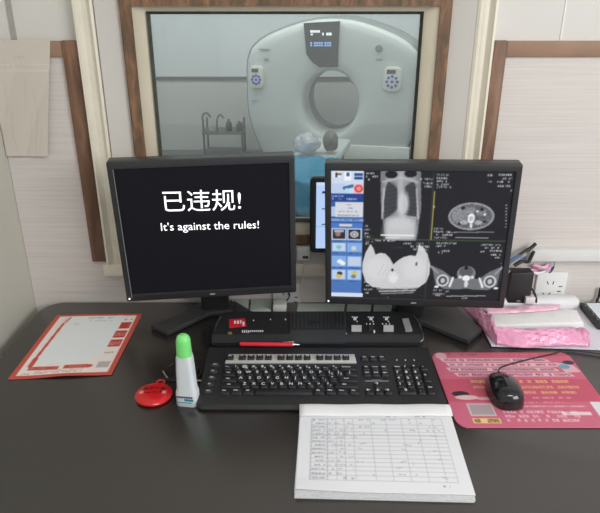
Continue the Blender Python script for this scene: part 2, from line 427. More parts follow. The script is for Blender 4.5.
def gq(px,py):   # photo point -> local x, z on the gantry front plane
    n = Vector((-math.sin(math.radians(13)), -math.cos(math.radians(13)), 0))
    p = hit(px,py,(gp.x,6.3,0),n) - Vector((gp.x,6.3,SF))
    a = math.radians(13); return (p.x*math.cos(a)-p.y*math.sin(a), p.z)
bm = bmesh.new()
prism(bm, [gq(*p) for p in ((304,23),(340,21),(338,67),(320,67),(313,62),(307,54))], -.03, .03, .006, axis='y')
dp = obj('display_panel', bm, M_disp, g)
bm = bmesh.new()
for x in range(311,320,2): 
    a = gq(x,30); b = gq(x+1.5,32.5); box(bm, a[0],b[0],-.033,-.029,b[1],a[1])
a = gq(311.5,33.5); b = gq(313.5,35); box(bm,a[0],b[0],-.033,-.029,b[1],a[1])
for x0,x1 in ((323,324.2),(327,328.5),(329,330.2),(330.6,332)):
    a = gq(x0,32.5); b = gq(x1,35.3); box(bm,a[0],b[0],-.033,-.029,b[1],a[1])
obj('white_digits', bm, M_dwhite, dp)
bm = bmesh.new()
for x0 in (311,314.6,317,319.4,321.8,325.2,327.6,330):
    for y0,y1 in ((42,43.6),(44.4,46)):
        a = gq(x0,y0); b = gq(x0+1.6,y1); box(bm,a[0],b[0],-.033,-.029,b[1],a[1])
obj('blue_digits', bm, M_dblue, dp)
def panel(cx, cy, wid, hei, side):
    x,z = gq(cx,cy); bm = bmesh.new(); hw,hh = wid*.00506,hei*.0050
    prism(bm, rrect(x-hw,x+hw,z-hh,z+hh,min(hw,hh)*.6), -.035, .02, .008, axis='y')
    p = obj('control_panel', bm, mat('control_panel_cream', rgb(226,226,214), .4), g)
    bm = bmesh.new(); box(bm, x-hw*.65,x+hw*.35,-.039,-.034,z+hh*.45,z+hh*.78)
    obj('indicator', bm, M_disp, p)
    for k in range(9):
        a = 2*PI*k/8; r = 0 if k == 8 else hw*.6
        bm = bmesh.new(); lathe(bm, [(.014,0),(.014,.006),(.010,.008)], 12, Matrix.Translation((x+r*math.cos(a), -.034, z-hh*.2+r*math.sin(a)))@Matrix.Rotation(PI/2,4,'X'))
        obj('button', bm, M_btnblue, p)
panel(257,77,14,22,-1); panel(392.5,79,17,23,1)
x,z = gq(379,48); bm = bmesh.new()
lathe(bm, [(.034,0),(.034,.02),(.028,.03),(.010,.032)], 24, Matrix.Translation((x,-.0,z))@Matrix.Rotation(PI/2,4,'X')); obj('knob', bm, mat('grey_knob', rgb(130,138,136), .5), g)
bm = bmesh.new()
for (a0,b0,a1,b1) in ((259,48.5,270,50),(264,58,269,61),(376,58.5,383,61),(252,100,258,101.5)):
    a = gq(a0,b0); b = gq(a1,b1); box(bm,a[0],b[0],-.008,.0,b[1],a[1])
obj('label_print', bm, mat('faint_print', rgb(160,166,164), .5), g)
bm = bmesh.new(); a = gq(338,144); b = gq(408,170)
box(bm, a[0],b[0],-.02,.03,b[1],a[1],.01); obj('lower_cover', bm, mat('lower_cover_white', rgb(236,238,234), .4), g)

# patient table with its blue sheet and a plastic bag
tz = SF+.62
def gw(x, y, z): return g.matrix_basis @ Vector((x,y,z))
g_M = Matrix.Translation((gp.x,6.3,SF)) @ Matrix.Rotation(math.radians(-13),4,'Z')
t = thing('patient_table', 'padded patient table under a blue sheet in front of the CT scanner', 'patient table', g_M@Vector((.05,-1.15,0)), math.radians(-13))
bm = bmesh.new(); box(bm,-.21,.21,-.70,.95,.42,.50,.03); obj('table_top', bm, M_gantry, t)
bm = bmesh.new(); box(bm,-.18,.18,-.45,.75,.03,.425,.04); obj('pedestal', bm, mat('table_pedestal_grey', rgb(96,104,106), .5), t)
bm = bmesh.new(); box(bm,-.26,.26,-.55,.85,0,.035,.01); obj('base_plate', bm, M_gantryd, t)
bm = bmesh.new()
nx,ny = 40,60; V = []
for j in range(ny+1):
    row = []
    for i in range(nx+1):
        u = (i/nx-.5)*2; s = j/ny; x = u*.33; y = -.845+s*.95
        z = .512; 
        if abs(x) > .225: z -= (abs(x)-.225)*2.4; x = math.copysign(.225+(abs(x)-.225)*.25, x)
        if s < .14: z -= (.14-s)*1.9; y = -.845+.14*.95-(.14-s)*.15
        z += .006*math.sin(9*u+14*s)+.004*math.sin(23*u-9*s); y += .01*math.sin(11*u)*(s<.14)
        row.append(bm.verts.new((x,y,z)))
    V.append(row)
for j in range(ny):
    for i in range(nx): bm.faces.new((V[j][i],V[j][i+1],V[j+1][i+1],V[j+1][i]))
sh = obj('blue_sheet', bm, M_sheet, angle=80); sh.location = t.location; sh.rotation_euler = t.rotation_euler
sh.modifiers.new('s','SOLIDIFY').thickness = .004
tag(sh, 'bright blue sheet draped over the end of the patient table', 'sheet')
def crumple(bm, rx, ry, rz, seed, amp=.22, n=3):
    rg = random.Random(seed); r = bmesh.ops.create_icosphere(bm, subdivisions=n, radius=1)
    dirs = [Vector((rg.uniform(-1,1),rg.uniform(-1,1),rg.uniform(-1,1))).normalized() for _ in range(14)]
    for v in r['verts']:
        d = v.co.normalized(); k = 1
        for q in dirs: k -= amp*max(0, d.dot(q)-.6)
        k += rg.uniform(-.05,.05)
        v.co = Vector((d.x*rx*k, d.y*ry*k, max(d.z*rz*k, -rz*.55)))
bm = bmesh.new(); crumple(bm,.15,.17,.125,3,.5)
bg = obj('plastic_bag', bm, M_bag, smooth=False); bg.location = (t.matrix_basis@Vector((0,0,0)) if False else Vector(t.location)+Vector((-.035,.24,.60)))
tag(bg, 'crumpled clear plastic bag lying behind the blue sheet on the scanner table', 'plastic bag')
bm = bmesh.new(); crumple(bm,.085,.12,.13,8,.4)
hb = obj('head_cushion', bm, mat('grey_cushion', rgb(120,118,110), .6, var=.1)); hb.location = Vector(t.location)+Vector((.185,.26,.60))
tag(hb, 'grey-brown cushion beside the plastic bag on the scanner table', 'cushion')
# equipment cart left of the scanner
ct = thing('equipment_cart', 'steel frame cart with small bottles left of the CT scanner', 'cart', (-.86,7.1,SF))
bm = bmesh.new()
for x in (-.24,.2):
    for y in (-.15,.15): tube(bm, [(x,y,0),(x,y,.50)], .012)
obj('cart_frame', bm, M_steel, ct)
for z in (.12,.36): 
    bm = bmesh.new(); box(bm,-.26,.22,-.17,.17,z,z+.02,.004); obj('shelf', bm, M_steel, ct)
bm = bmesh.new(); tube(bm, catmull([(-.24,-.15,.50),(-.24,-.15,.57),(-.19,-.15,.60),(-.15,-.15,.55)]), .012); tube(bm, catmull([(-.08,-.15,.36),(-.08,-.15,.52),(-.04,-.15,.58),(.0,-.15,.54)]), .010); obj('hook_rail', bm, M_steel, ct)
for i,(x,h,c) in enumerate(((.04,.13,rgb(60,66,68)),(.16,.11,rgb(80,86,88)),(-.16,.10,rgb(190,192,190)))):
    bm = bmesh.new(); lathe(bm, [(.035,0),(.036,h*.6),(.03,h*.75),(.014,h*.82),(.014,h)], 20)
    o = obj('bottle', bm, mat('bottle_%d_plastic'%i, c, .35)); o.location = (-.86+x,7.1-.04,SF+.381)
    tag(o, ['dark bottle in the middle of the steel cart shelf','dark grey bottle on the cart shelf nearest the CT scanner','pale bottle at the left end of the steel cart shelf'][i], 'bottle', 'bottles on the steel cart')

# ------------------------------------------------------------------ desk
DX0,DX1,DY0,DY1 = -.655,1.05,.52,1.402
dk = thing('desk', 'large dark brown desk with rounded corner under the whole workstation', 'desk', (0,0,0))
pts = []
r = .055
for k in range(9):
    a = math.radians(180-90*k/8); pts.append((DX0+r+r*math.cos(a), DY1-r+r*math.sin(a)))
pts += [(DX1,DY1),(DX1,DY0),(DX0,DY0)]
bm = bmesh.new(); prism(bm, pts[::-1], DZ-.03, DZ, .003); obj('desk_top', bm, M_desk, dk)
for x in (-.60,.98):
    bm = bmesh.new(); box(bm, x,x+.03,.60,1.36,0,DZ-.03,.002); obj('side_panel', bm, M_desk, dk)
bm = bmesh.new(); box(bm,-.57,.98,1.30,1.32,.25,DZ-.03,.002); obj('modesty_panel', bm, M_desk, dk)

# ------------------------------------------------------------------ monitors
def monitor(name, label, left, right, z0, z1, leg_world):
    L,R = Vector(left),Vector(right); L.z = R.z = 0; c = (L+R)/2; yaw = math.atan2(R.y-L.y, R.x-L.x); W = (R-L).length; hw = W/2
    t = thing(name, label, 'monitor', (c.x,c.y,DZ), yaw)
    H0,H1 = z0-DZ, z1-DZ
    inv = (Matrix.Translation((c.x,c.y,0))@Matrix.Rotation(yaw,4,'Z')).inverted()
    # housing: frame ring plus back shell
    bt,bs,bb = .0165,.0135,.0185
    x0,x1,zz0,zz1 = -hw+bs,hw-bs,H0+bb,H1-bt
    bm = bmesh.new()
    def rr(ix, y, rad=.004): return [(p[0],y,p[1]) for p in rrect(-hw+ix,hw-ix,H0+ix,H1-ix,rad,3)]
    def ri(y, ix=0): return [(p[0],y,p[1]) for p in rrect(x0-ix,x1+ix,zz0-ix,zz1+ix,.0015,3)]
    loft(bm, [ri(.006), ri(.002), ri(0,.0015), rr(.003,0), rr(.0008,.001), rr(0,.003), rr(0,.034), rr(.004,.040,.006), rr(.03,.052,.01), rr(.055,.062,.02)], close=False)
    bm.faces.new([bm.verts.new(p) for p in rr(.055,.062,.02)])
    obj('housing', bm, M_bezel, t)
    bm = bmesh.new()
    if 'left' in name: pass
    # stand: two splayed feet, column, neck
    for s in leg_world:
        bm = bmesh.new(); pl = [inv@Vector((x,y,0)) for x,y in s]
        prism(bm, [(p.x,p.y) for p in pl], .0005, .0125, .002); obj('foot', bm, M_blk2, t)
    bm = bmesh.new(); prism(bm, rrect(-.034,.034,.078,.118,.008), .012, .30, .003); obj('column', bm, M_blk, t)
    bm = bmesh.new(); box(bm,-.05,.05,.058,.085,.18,.28,.006); obj('neck_plate', bm, M_blk, t)
    bm = bmesh.new(); lathe(bm, [(.0022,0),(.0022,.0012),(.001,.0016)], 10, Matrix.Translation((-hw+.007,.0,H0+.008))@Matrix.Rotation(PI/2,4,'X')); obj('power_light', bm, M_led, t)
    bm = bmesh.new(); box(bm,-.006,.006,-.0007,.001,H0+.007,H0+.0105); obj('badge', bm, M_dot, t)
    return t,(x0,x1,zz0,zz1)
B0 = DZ+.085
legL = [[(-.352,1.26),(-.307,1.228),(-.222,1.322),(-.165,1.335),(-.165,1.385),(-.218,1.385)], [(-.165,1.335),(-.10,1.245),(-.06,1.262),(-.165,1.385)]]
legR = [[(.425,1.242),(.379,1.19),(.275,1.292),(.235,1.30),(.232,1.345),(.30,1.374),(.385,1.372)], [(.245,1.285),(.15,1.19),(.11,1.215),(.232,1.340)]]
mon1,s1 = monitor('monitor', 'black square monitor on the left showing white warning text', on_y(126.5,299,1.242),on_y(296.5,294,1.280), B0, B0+.330, legL)
bm = bmesh.new()
x0,x1,z0,z1 = s1
quad(bm,(x0-.001,.004,z0-.001),(x1+.001,.004,z0-.001),(x1+.001,.004,z1+.001),(x0-.001,.004,z1+.001))
scr = obj('screen', bm, M_scrblk, mon1, smooth=False)
def scr_pos(px,py):     # photo point -> x, z on the left screen
    yw = mon1.rotation_euler.z; n = Vector((math.sin(yw),-math.cos(yw),0)); p = hit(px,py,mon1.location,n)-Vector(mon1.location)
    return p.x*math.cos(yw)+p.y*math.sin(yw), p.z
bm = bmesh.new()
def fit_text(bm, s, pxl, pxr, pyb, mi, bold):
    vs,_ = text_mesh(s); xs = [v.x for v in vs]; w = max(xs)-min(xs)
    a = scr_pos(pxl,pyb); b = scr_pos(pxr,pyb); size = (b[0]-a[0])/w
    M = Matrix.Translation(((a[0]+b[0])/2-(max(xs)+min(xs))/2*size,.0030,(a[1]+b[1])/2))@Matrix.Rotation(math.radians(1.3),4,'Y')@STAND
    text(bm, s, M, size, mi, bold)
fit_text(bm, '已违规!', 165.5, 242.5, 208, 0, .0)
fit_text(bm, "It's against the rules!", 162.5, 260, 228.5, 0, .0)
obj('warning_text', bm, M_scrtxt, scr, smooth=False)
bm = bmesh.new(); hw = (on_y(127,301,1.240)-on_y(296,292.5,1.286)).length/2
box(bm,-hw+.0115,-hw+.0125,-.0008,.001,.095,.40); obj('edge_highlight_line', bm, M_dot, mon1)  # thin grey strip stands in for the highlight along the left bezel

mon2,s2 = monitor('monitor', 'black square monitor on the right showing four scan images', on_y(325.5,301.5,1.243),on_y(503.5,311,1.204), B0-.004, B0+.328, legR)
def tilt_panel(mon, roll, lean, H0):
    """the panel swivels on its neck: a small roll and lean about the middle of its lower edge"""
    Mr = Matrix.Translation((0,0,H0))@Matrix.Rotation(math.radians(roll),4,'Y')@Matrix.Rotation(math.radians(lean),4,'X')@Matrix.Translation((0,0,-H0))
    for c in mon.children:
        if c.name.split('.')[0] in ('housing','screen','power_light','badge','edge_highlight_line'): c.matrix_basis = Mr
tilt_panel(mon1, -.8, 3.0, .085)
# the picture on the right screen
K = Pic(340,264,rgb(30,30,34))
S = lambda x: (x-330)/182.0            # photo px -> u along the top edge
T = lambda y: (y-169)/130.0
wt = rgb(225,228,232)
def sx(x,y):                              # photo x, y -> u with the taper of the screen
    t = T(y); l = 330+1*t; r = 512-14*t; return (x-l)/(r-l)
def kp(pts): return [(sx(x,y),T(y)) for x,y in pts]
def ke(x,y,rx,ry,c,k=1,soft=0):
    K.ell(sx(x,y),T(y),rx/178.0,ry/130.0,c,k,soft)
# chest scout
K.poly(kp([(380,168),(420,168),(421,205),(416,238),(386,238),(381,205)]), rgb(120,122,126))
K.poly(kp([(387,168),(413,168),(417,205),(414,236),(388,236),(384,205)]), rgb(158,160,164))
ke(400,190,17,25,rgb(150,152,156),1,.3)
ke(400,228,16,14,rgb(196,198,200),.9,.5)
for cx,s in ((391,-1),(410,1)):
    K.poly(kp([(cx-5,184),(cx+3*s,179),(cx+6,186),(cx+7,205),(cx+4*s+2,213),(cx-7,216 if s<0 else 211),(cx-7,200)]), rgb(62,63,68))
    ke(cx,196,7,15,rgb(58,59,64),.9,.4)
for y in range(181,214,4):
    K.line(sx(384,y),T(y+3),sx(397,y),T(y),.003,rgb(120,122,126),.2); K.line(sx(404,y),T(y),sx(417,y),T(y+3),.003,rgb(120,122,126),.2)
ke(400,185,2.6,18,rgb(176,178,182),.8,.6); ke(403,201,5.5,12,rgb(205,207,210),.9,.6); ke(400,220,13,6,rgb(205,206,208),.7,.7)
K.line(sx(384,186),T(186),sx(382,215),T(215),.006,rgb(205,206,208),.7); K.line(sx(416,186),T(186),sx(418,215),T(215),.006,rgb(205,206,208),.7)
ke(391,173,6,3.6,rgb(28,28,32)); ke(410,172,6,3.6,rgb(28,28,32))
K.line(sx(383,179),T(180),sx(399,177),T(176),.008,rgb(190,192,194),.6); K.line(sx(417,179),T(180),sx(401,177),T(176),.008,rgb(190,192,194),.6)
K.rect(sx(381,231),T(231),sx(415,231),T(232.3),rgb(235,235,235)); K.rect(sx(386,234),T(234),sx(400,234),T(235),rgb(235,235,235),.8)
K.rect(sx(364,237),T(236.8),sx(432,237),T(244),rgb(30,30,34))
# abdomen slice
ke(470,212,22.5,13.5,rgb(150,152,156)); ke(470,212,20.5,11.8,rgb(96,98,104))
ke(459,211,8,8.5,rgb(138,140,146),.9,.3); ke(480,208,5,4,rgb(120,122,128),.9,.4); ke(470,206,5,3,rgb(130,132,138))
ke(462,204,2,1.5,rgb(30,30,34)); ke(480,205,2,1.4,rgb(30,30,34)); ke(459,219,1.8,1.2,rgb(30,30,34)); ke(483,217,2,1,rgb(30,30,34)); ke(476,207,1,1,wt); ke(483,210,1.4,1,wt)
ke(470,214,3.6,5,rgb(235,236,238)); ke(470,214,2,2.4,rgb(180,182,186)); ke(470,221,1.3,2.6,rgb(225,226,228)); ke(463,218,4,2,rgb(170,172,176)); ke(477,218,4,2,rgb(170,172,176))
K.line(sx(448,228),T(228),sx(492,227),T(227),.004,rgb(150,150,152),.8); K.line(sx(455,234),T(233),sx(487,232),T(233),.003,rgb(190,190,192),.8)
_m = ((K.U-sx(470,212))/(21/178))**2+((K.V-T(212))/(12.5/130))**2 < 1
K.a = np.clip(K.a+(RNG.normal(0,.10,K.U.shape)*_m)[...,None],0,1)
# bright shoulder slice
K.poly(kp([(371,241),(374,246),(376,252),(381,250),(386,251),(390,255),(394,262),(398,258),(404,254),(411,252),(416,253),(418,247),(419,240),(424,244),(428,251),(430.5,261),(430,271),(427,280),(420,286),(408,288.5),(386,288.5),(373,287),(366,281),(363,271),(363,261),(366,250)]), rgb(204,204,206))
ke(378,267,13,12,rgb(218,218,220),.7,.6); ke(415,266,12,12,rgb(218,218,220),.7,.6); ke(394,276,5,6,rgb(232,232,234),.8,.5); ke(393,268,1.3,1.3,rgb(20,20,24)); ke(417,261,1.2,2,rgb(70,70,74),.8)
for a in range(5): K.line(sx(384+4*a,262+a),T(262+2*a),sx(379+4*a,274),T(274),.004,rgb(186,186,188),.5)
for q,(y,c) in enumerate(((289,170),(291.5,215),(294,150))): K.line(sx(378+q*2,y),T(y),sx(418-q*2,y-2),T(y-2),.006,rgb(c,c,c),.8)
# neck slice
for s in (-1,1):
    cx = 466+s*22
    K.poly(kp([(466,272),(466+s*12,276),(466+s*22,268),(466+s*34,262),(466+s*32,272),(466+s*30,282),(466+s*22,287),(466+s*6,287),(466,286)]), rgb(112,114,118))
    ke(466+s*23,278,6.5,6.5,rgb(205,206,208)); ke(466+s*23,278,4.6,4.6,rgb(70,72,76)); ke(466+s*23,278,2.4,2.8,rgb(190,190,194))
    K.line(sx(466+s*16,283),T(284),sx(466+s*13,275),T(275),.009,rgb(225,226,228)); ke(466+s*29,285,2.5,1.3,wt); K.line(sx(466+s*28,270),T(270),sx(466+s*35,262),T(263),.007,rgb(150,152,156))
ke(466,270,9.5,8,rgb(124,126,130)); ke(466,268,7,5.5,rgb(86,88,92)); ke(466,264,1.8,2,rgb(20,20,24)); ke(466,275,4,3,rgb(240,240,242)); ke(466,281,2,4,rgb(214,214,216)); ke(460,274,2,1.6,rgb(220,220,222)); ke(472,274,2,1.6,rgb(220,220,222))
K.line(sx(447,294),T(295),sx(485,293),T(293.5),.004,rgb(200,200,202),.8)
# overlay lettering of the four views
def wd(x0,y0,x1,h=1.7,k=.9,c=wt,w=.82): K.words(sx(x0,y0),T(y0),sx(x1,y0),T(y0+h),c,k,w,3)
for y,x0,x1 in ((171,366,376),(174,366,378),(177,366,370),(176,420,432),(180,422,432),(183,424,431),(172,436,448),(175,436,447),(178,436,446),(181,436,449),(183.5,436,452),(172,483,490),(171.5,494,509),(175,497,509),(178,486,490),(178,494,509),(182,495,507),(186,505,509),(222,365,369),(226,365,371),(230,365,370),(233,365,374),(224,434,443),(227,434,450),(230,436,452),(233,434,447),(236.5,376,396),(238,437,456),(240,366,371),(239,404,424),(242,411,430),(245,414,430),(238,366,374),(241,436,447),(246,440,450),(248,436,443),(239,478,500),(242,484,501),(246,480,484),(245,489,501),(249,490,500),(252,494,499),(281,365,370),(285,365,372),(289,365,374),(293,366,376),(283,434,440),(288,434,443),(292,434,445),(289,446,450),(294,434,441),(298,386,394),(296,462,468)): wd(x0,y,x1)
for y in range(200,222,3): K.rect(sx(503,y),T(y),sx(504.5,y),T(y+1.4),wt,.6); K.rect(sx(499,y+62),T(y+58),sx(500,y+62),T(y+59),wt,.6)
K.rect(sx(432.6,200),T(188),sx(433.8,200),T(236),rgb(176,170,80)); K.ell(sx(433.4,203),T(203),.006,.010,rgb(200,195,110),.8)
K.rect(sx(432.6,170),T(169),sx(433.2,170),T(300),rgb(120,125,90),.5); K.rect(sx(366,237),T(235.6),sx(508,237),T(236.4),rgb(90,120,80),.6)
# control column on the left of the picture
K.rect(0,0,sx(363.5,200),1,rgb(74,116,184))
K.rect(0,0,sx(363.5,200),T(191),rgb(206,218,238)); K.rect(sx(331,180),T(182),sx(345,180),T(191),rgb(188,206,234))
K.rect(sx(333,172),T(171),sx(340,172),T(176),rgb(240,240,240)); K.rect(sx(335,172),T(171.5),sx(337,172),T(176),rgb(60,60,70)); K.rect(sx(337,172),T(172),sx(341,172),T(174),rgb(120,110,80))
K.rect(sx(344,172),T(171),sx(351,172),T(179),rgb(242,246,250)); K.rect(sx(346,172),T(171.5),sx(349,172),T(175),rgb(60,90,150)); K.rect(sx(354,172),T(172),sx(362.5,172),T(178),rgb(40,70,130)); K.rect(sx(354,172),T(174.4),sx(362.5,172),T(175.4),rgb(170,200,230))
K.line(sx(344,186),T(186),sx(352,184),T(184),.012,rgb(60,110,160)); K.rect(sx(345,186),T(186),sx(349,186),T(191),rgb(170,220,240))
K.rect(sx(353.5,187),T(182),sx(363,187),T(191),rgb(236,190,196)); K.ell(sx(358.5,186.5),T(186.5),.024,.030,rgb(214,70,72)); K.ell(sx(358.5,186.5),T(186.5),.013,.017,rgb(236,140,136))
K.rect(0,T(191.5),sx(363.5,195),T(199),rgb(34,64,140)); wd(331,193.2,345,1.2); wd(332,196,341,1.6,.9); wd(347,196,357,1.5,.9)
K.rect(sx(331,200),T(199),sx(363.5,200),T(216),rgb(50,90,160)); K.rect(sx(331,203),T(204),sx(335,203),T(214),rgb(180,200,230)); K.rect(sx(335,205),T(199.5),sx(363,205),T(214.5),rgb(212,215,224))
for y,a,b in ((201.5,346,351),(205,342,353),(208.5,339,358),(212,338,359)): wd(a,y,b,1.1,.7,rgb(70,70,80))
K.rect(0,T(216),sx(363.5,217),T(218.5),rgb(120,160,215)); K.rect(0,T(218.5),sx(363.5,217),T(219.5),rgb(30,60,120)); wd(340,216.7,362,1,.7,rgb(40,60,110))
K.rect(sx(332,222),T(220.5),sx(362.5,222),T(224.5),rgb(70,120,200)); K.rect(sx(339,222),T(221),sx(352,222),T(223.8),rgb(214,210,200))
cols = [(332.5,345.5),(348.5,361)]
for r_,(y0,y1) in enumerate(((226.5,236.5),(241,249),(255,264.5),(269.5,279))):
    for q,(a,b) in enumerate(cols):
        fr = rgb(226,230,240) if (r_,q) in ((0,0),(0,1)) else rgb(140,176,224)
        K.rect(sx(a-1,y0),T(y0-.8),sx(b+1,y0),T(y1+.8),fr)
        if r_ == 0: K.rect(sx(a,y0),T(y0),sx(b,y0),T(y1),rgb(40,42,52))
        else: K.rect(sx(a,y0),T(y0),sx(b,y0),T(y1),[rgb(176,204,236),rgb(196,212,230),rgb(128,172,228),rgb(190,208,232)][(r_+q)%4])
        wd(a+1,y1+1.8,b-2,1.2,.7,rgb(30,50,100))
ke(338,231,3,3,rgb(150,120,110)); K.rect(sx(334,227),T(227),sx(344,227),T(229.5),rgb(170,176,190)); ke(354.5,231.5,4.4,3.4,rgb(180,182,186)); ke(354.5,231.5,2.4,1.8,rgb(120,122,126)); ke(354.5,231.5,1,1,wt)
for x,y,c in ((339,245,rgb(120,190,200)),(354,246,rgb(206,210,206)),(340,260,rgb(235,240,245)),(343,262,rgb(240,240,240)),(340,273,rgb(60,60,60)),(339,276,rgb(214,190,80)),(355,272,rgb(214,190,80)),(354,276,rgb(120,130,150))): ke(x,y,2.8,2.2,c)
K.rect(0,T(294),sx(363.5,296),T(299),rgb(214,222,236)); 
K.a = K.a*.97+.018
K.noise(.012); K.blur(1)
x0,x1,z0,z1 = s2
objm('screen', K.mesh('screen', upright(x0-.001,x1+.001,z0-.001,z1+.001,.004)), M_screen, mon2, smooth=False)

tilt_panel(mon2, -1.1, 2.5, .08)
# small display behind the right monitor
a = on_y(312.5,178,1.345); b = on_y(319,253,1.345)
sm = thing('small_monitor', 'small black display half hidden behind the left edge of the right monitor', 'monitor', (.149,1.345,DZ))
lx = a.x-.155+.001; zt = a.z-DZ; zb = b.z-DZ
bm = bmesh.new()
def so(i,y): return [(p[0],y,p[1]) for p in rrect(lx+i,.125-i,zb+i,zt-i,.010,4)]
loft(bm, [so(.006,.003), so(.0055,-.001), so(.002,-.001), so(0,.002), so(0,.016), so(.004,.02)])
obj('housing', bm, M_blk, sm)
Q = Pic(60,60,rgb(182,208,246)); 
for v,u in ((.14,.05),(.38,.05),(.62,.05)): Q.rect(.07,v,.12,v+.02,rgb(20,30,60)); Q.rect(0,v+.035,1,v+.045,rgb(150,190,236))
Q.rect(.3,.2,.9,.8,rgb(120,160,220)); Q.rect(0,0,1,.05,rgb(200,220,250))
objm('screen', Q.mesh('screen', upright(lx+.014,.112,zb+.013,zt-.010,-.0018)), M_screen, sm, smooth=False)
bm = bmesh.new(); box(bm,-.03,.03,.019,.0448,.845-DZ,.868-DZ,.002); box(bm,-.02,.02,.019,.030,.85-DZ,.98-DZ,.002); obj('wall_bracket', bm, M_blk, sm)

# ------------------------------------------------------------------ console behind the keyboard
CX0,CX1 = -.190,.272
Pf,Pb = Vector((0,1.152,DZ+.034)), Vector((0,1.276,DZ+.041))
cn_n = Vector((0,-(Pb.z-Pf.z),Pb.y-Pf.y)).normalized()
cn = thing('operator_console', 'long black control console with buttons behind the keyboard', 'control console', (0,1.15,DZ))
O = Vector((0,1.15,DZ))
bm = bmesh.new()
def sec(x, ins): 
    y0,y1,zf,zb_ = .002+ins*.3,.128-ins, .034,.041-ins*.1
    return [(x,y0,.018),(x,y0-.001,.022),(x,y0+.001,zf-.003),(x,y0+.005,zf),(x,y1-.004,zb_),(x,y1,zb_-.004),(x,y1+.002,.018)]
loft(bm, [sec(CX0-.004,.03), sec(CX0+.002,.016), sec(CX0+.014,.006), sec(CX0+.03,0), sec(CX1-.03,0), sec(CX1-.012,.006), sec(CX1-.003,.016), sec(CX1,.03)])
body = obj('console_body', bm, M_blk, cn, angle=30)
for x in (CX0+.02,-.02,.13,CX1-.02):
    bm = bmesh.new(); box(bm,x-.008,x+.008,.012,.028,0,.02); obj('rubber_foot', bm, M_cable, cn)
def con(px,py,up=0): return hit(px,py,Pf,cn_n)+cn_n*up-O
def conquad(bm, x0,y0,x1,y1, up=.0004, th=None, mi=0, bev=0):
    c = [con(x0,y1),con(x1,y1),con(x1,y0),con(x0,y0)]
    lo = [bm.verts.new(p-cn_n*.002) for p in c]; hi = [bm.verts.new(p+cn_n*up) for p in c]
    fs = [bm.faces.new(hi)]+[bm.faces.new((lo[i],lo[(i+1)%4],hi[(i+1)%4],hi[i])) for i in range(4)]
    bmesh.ops.recalc_face_normals(bm, faces=fs)
    for f in fs: f.material_index = mi
conb = Matrix.Translation((0,0,0))
ex = Vector((1,0,0)); ey = cn_n.cross(ex).normalized()
def conM(px,py,up=.0008):
    p = con(px,py,up); return Matrix(((ex.x,ey.x,cn_n.x,p.x),(ex.y,ey.y,cn_n.y,p.y),(ex.z,ey.z,cn_n.z,p.z),(0,0,0,1)))
bm = bmesh.new(); 
cs = [con(229,319.5),con(245,318.5),con(246.5,326.5),con(229.5,328)]
lo = [bm.verts.new(p) for p in cs]; hi = [bm.verts.new(p+cn_n*.0006) for p in cs]; bm.faces.new(hi[::-1])
for i in range(4): bm.faces.new((lo[i],lo[(i+1)%4],hi[(i+1)%4],hi[i]))
bmesh.ops.recalc_face_normals(bm, faces=bm.faces[:])
for x0,y0,x1,y1 in ((234,321,236,324),(237,321,239,324),(240,320.5,241.5,323.5),(242.5,322,244.5,326)): conquad(bm,x0,y0,x1,y1,.0009,mi=1)
obj('red_sticker', bm, [M_redpen,M_leg], cn)['label'] = 'red sticker with white marks'
bm = bmesh.new()
for x in range(242,264,2): conquad(bm,x,330.4,x+1.2,331.8 if x>248 else 332.6,.0005)
for x in range(226,234,2): conquad(bm,x,337.3,x+1,338.3,.0005)
for x,y in ((253,320),(270,319),(285,319)): conquad(bm,x,y,x+1,y+1,.0005)
conquad(bm,318,333,321,334.4,.0005); conquad(bm,313,331.2,316,332,.0005); conquad(bm,345.5,333,346.8,334.5,.0005)
obj('white_lettering', bm, M_leg, cn)
bm = bmesh.new(); conquad(bm,228,332,232,335.5,.0004); obj('gold_emblem', bm, M_gold, cn)
# ribbed speaker block
bm = bmesh.new(); conquad(bm,290,312.6,346,343,.0035); sp = obj('speaker_block', bm, M_blk2, cn)
bm = bmesh.new()
for k in range(14): conquad(bm,291.5+k*3.9,314,293.4+k*3.9,328,.0055)
obj('speaker_grille', bm, M_blk, sp)
bm = bmesh.new(); conquad(bm,291,329.2,345,330.8,.0052); conquad(bm,310,322,320,324.5,.0062); obj('speaker_trim', bm, M_dot if False else M_blk, sp)
bm = bmesh.new(); conquad(bm,200+12,335,421,342,.002); 
obj('front_ledge', bm, M_blk2, cn)
for x in (356.5,388.5):
    bm = bmesh.new(); conquad(bm,x-5,326.6,x+5,331.6,.004); obj('button', bm, mat('grey_button', rgb(196,196,198), .4), cn)['label'] = 'light grey push button'
bm = bmesh.new(); conquad(bm,369,327.5,373,331.2,.004); obj('button', bm, M_blk2, cn)
bm = bmesh.new()
for x in (355,371,386.5):
    conquad(bm,x-1.5,317.0,x+1.5,320.2,.0006)
    for a,b in ((-2.6,316.6),(2.2,316.8),(2.0,321)): conquad(bm,x+a-.6,b,x+a+.6,b+1,.0006)
for x in (366,369.5,373,382,385.5,389): conquad(bm,x,323.4,x+1.1,324.5,.0006)
conquad(bm,373.5,331.8,375,333,.0045)
obj('button_symbols', bm, M_leg, cn)
bm = bmesh.new(); c = [con(402,319.5),con(408.5,319),con(412.5,331.5),con(405.5,332)]
lo = [bm.verts.new(p) for p in c]; hi = [bm.verts.new(p+cn_n*.0025) for p in c]; bm.faces.new(hi)
for i in range(4): bm.faces.new((lo[i],lo[(i+1)%4],hi[(i+1)%4],hi[i]))
bmesh.ops.recalc_face_normals(bm, faces=bm.faces[:]); obj('grey_plate', bm, mat('grey_label_plate', rgb(150,150,152), .4), cn)
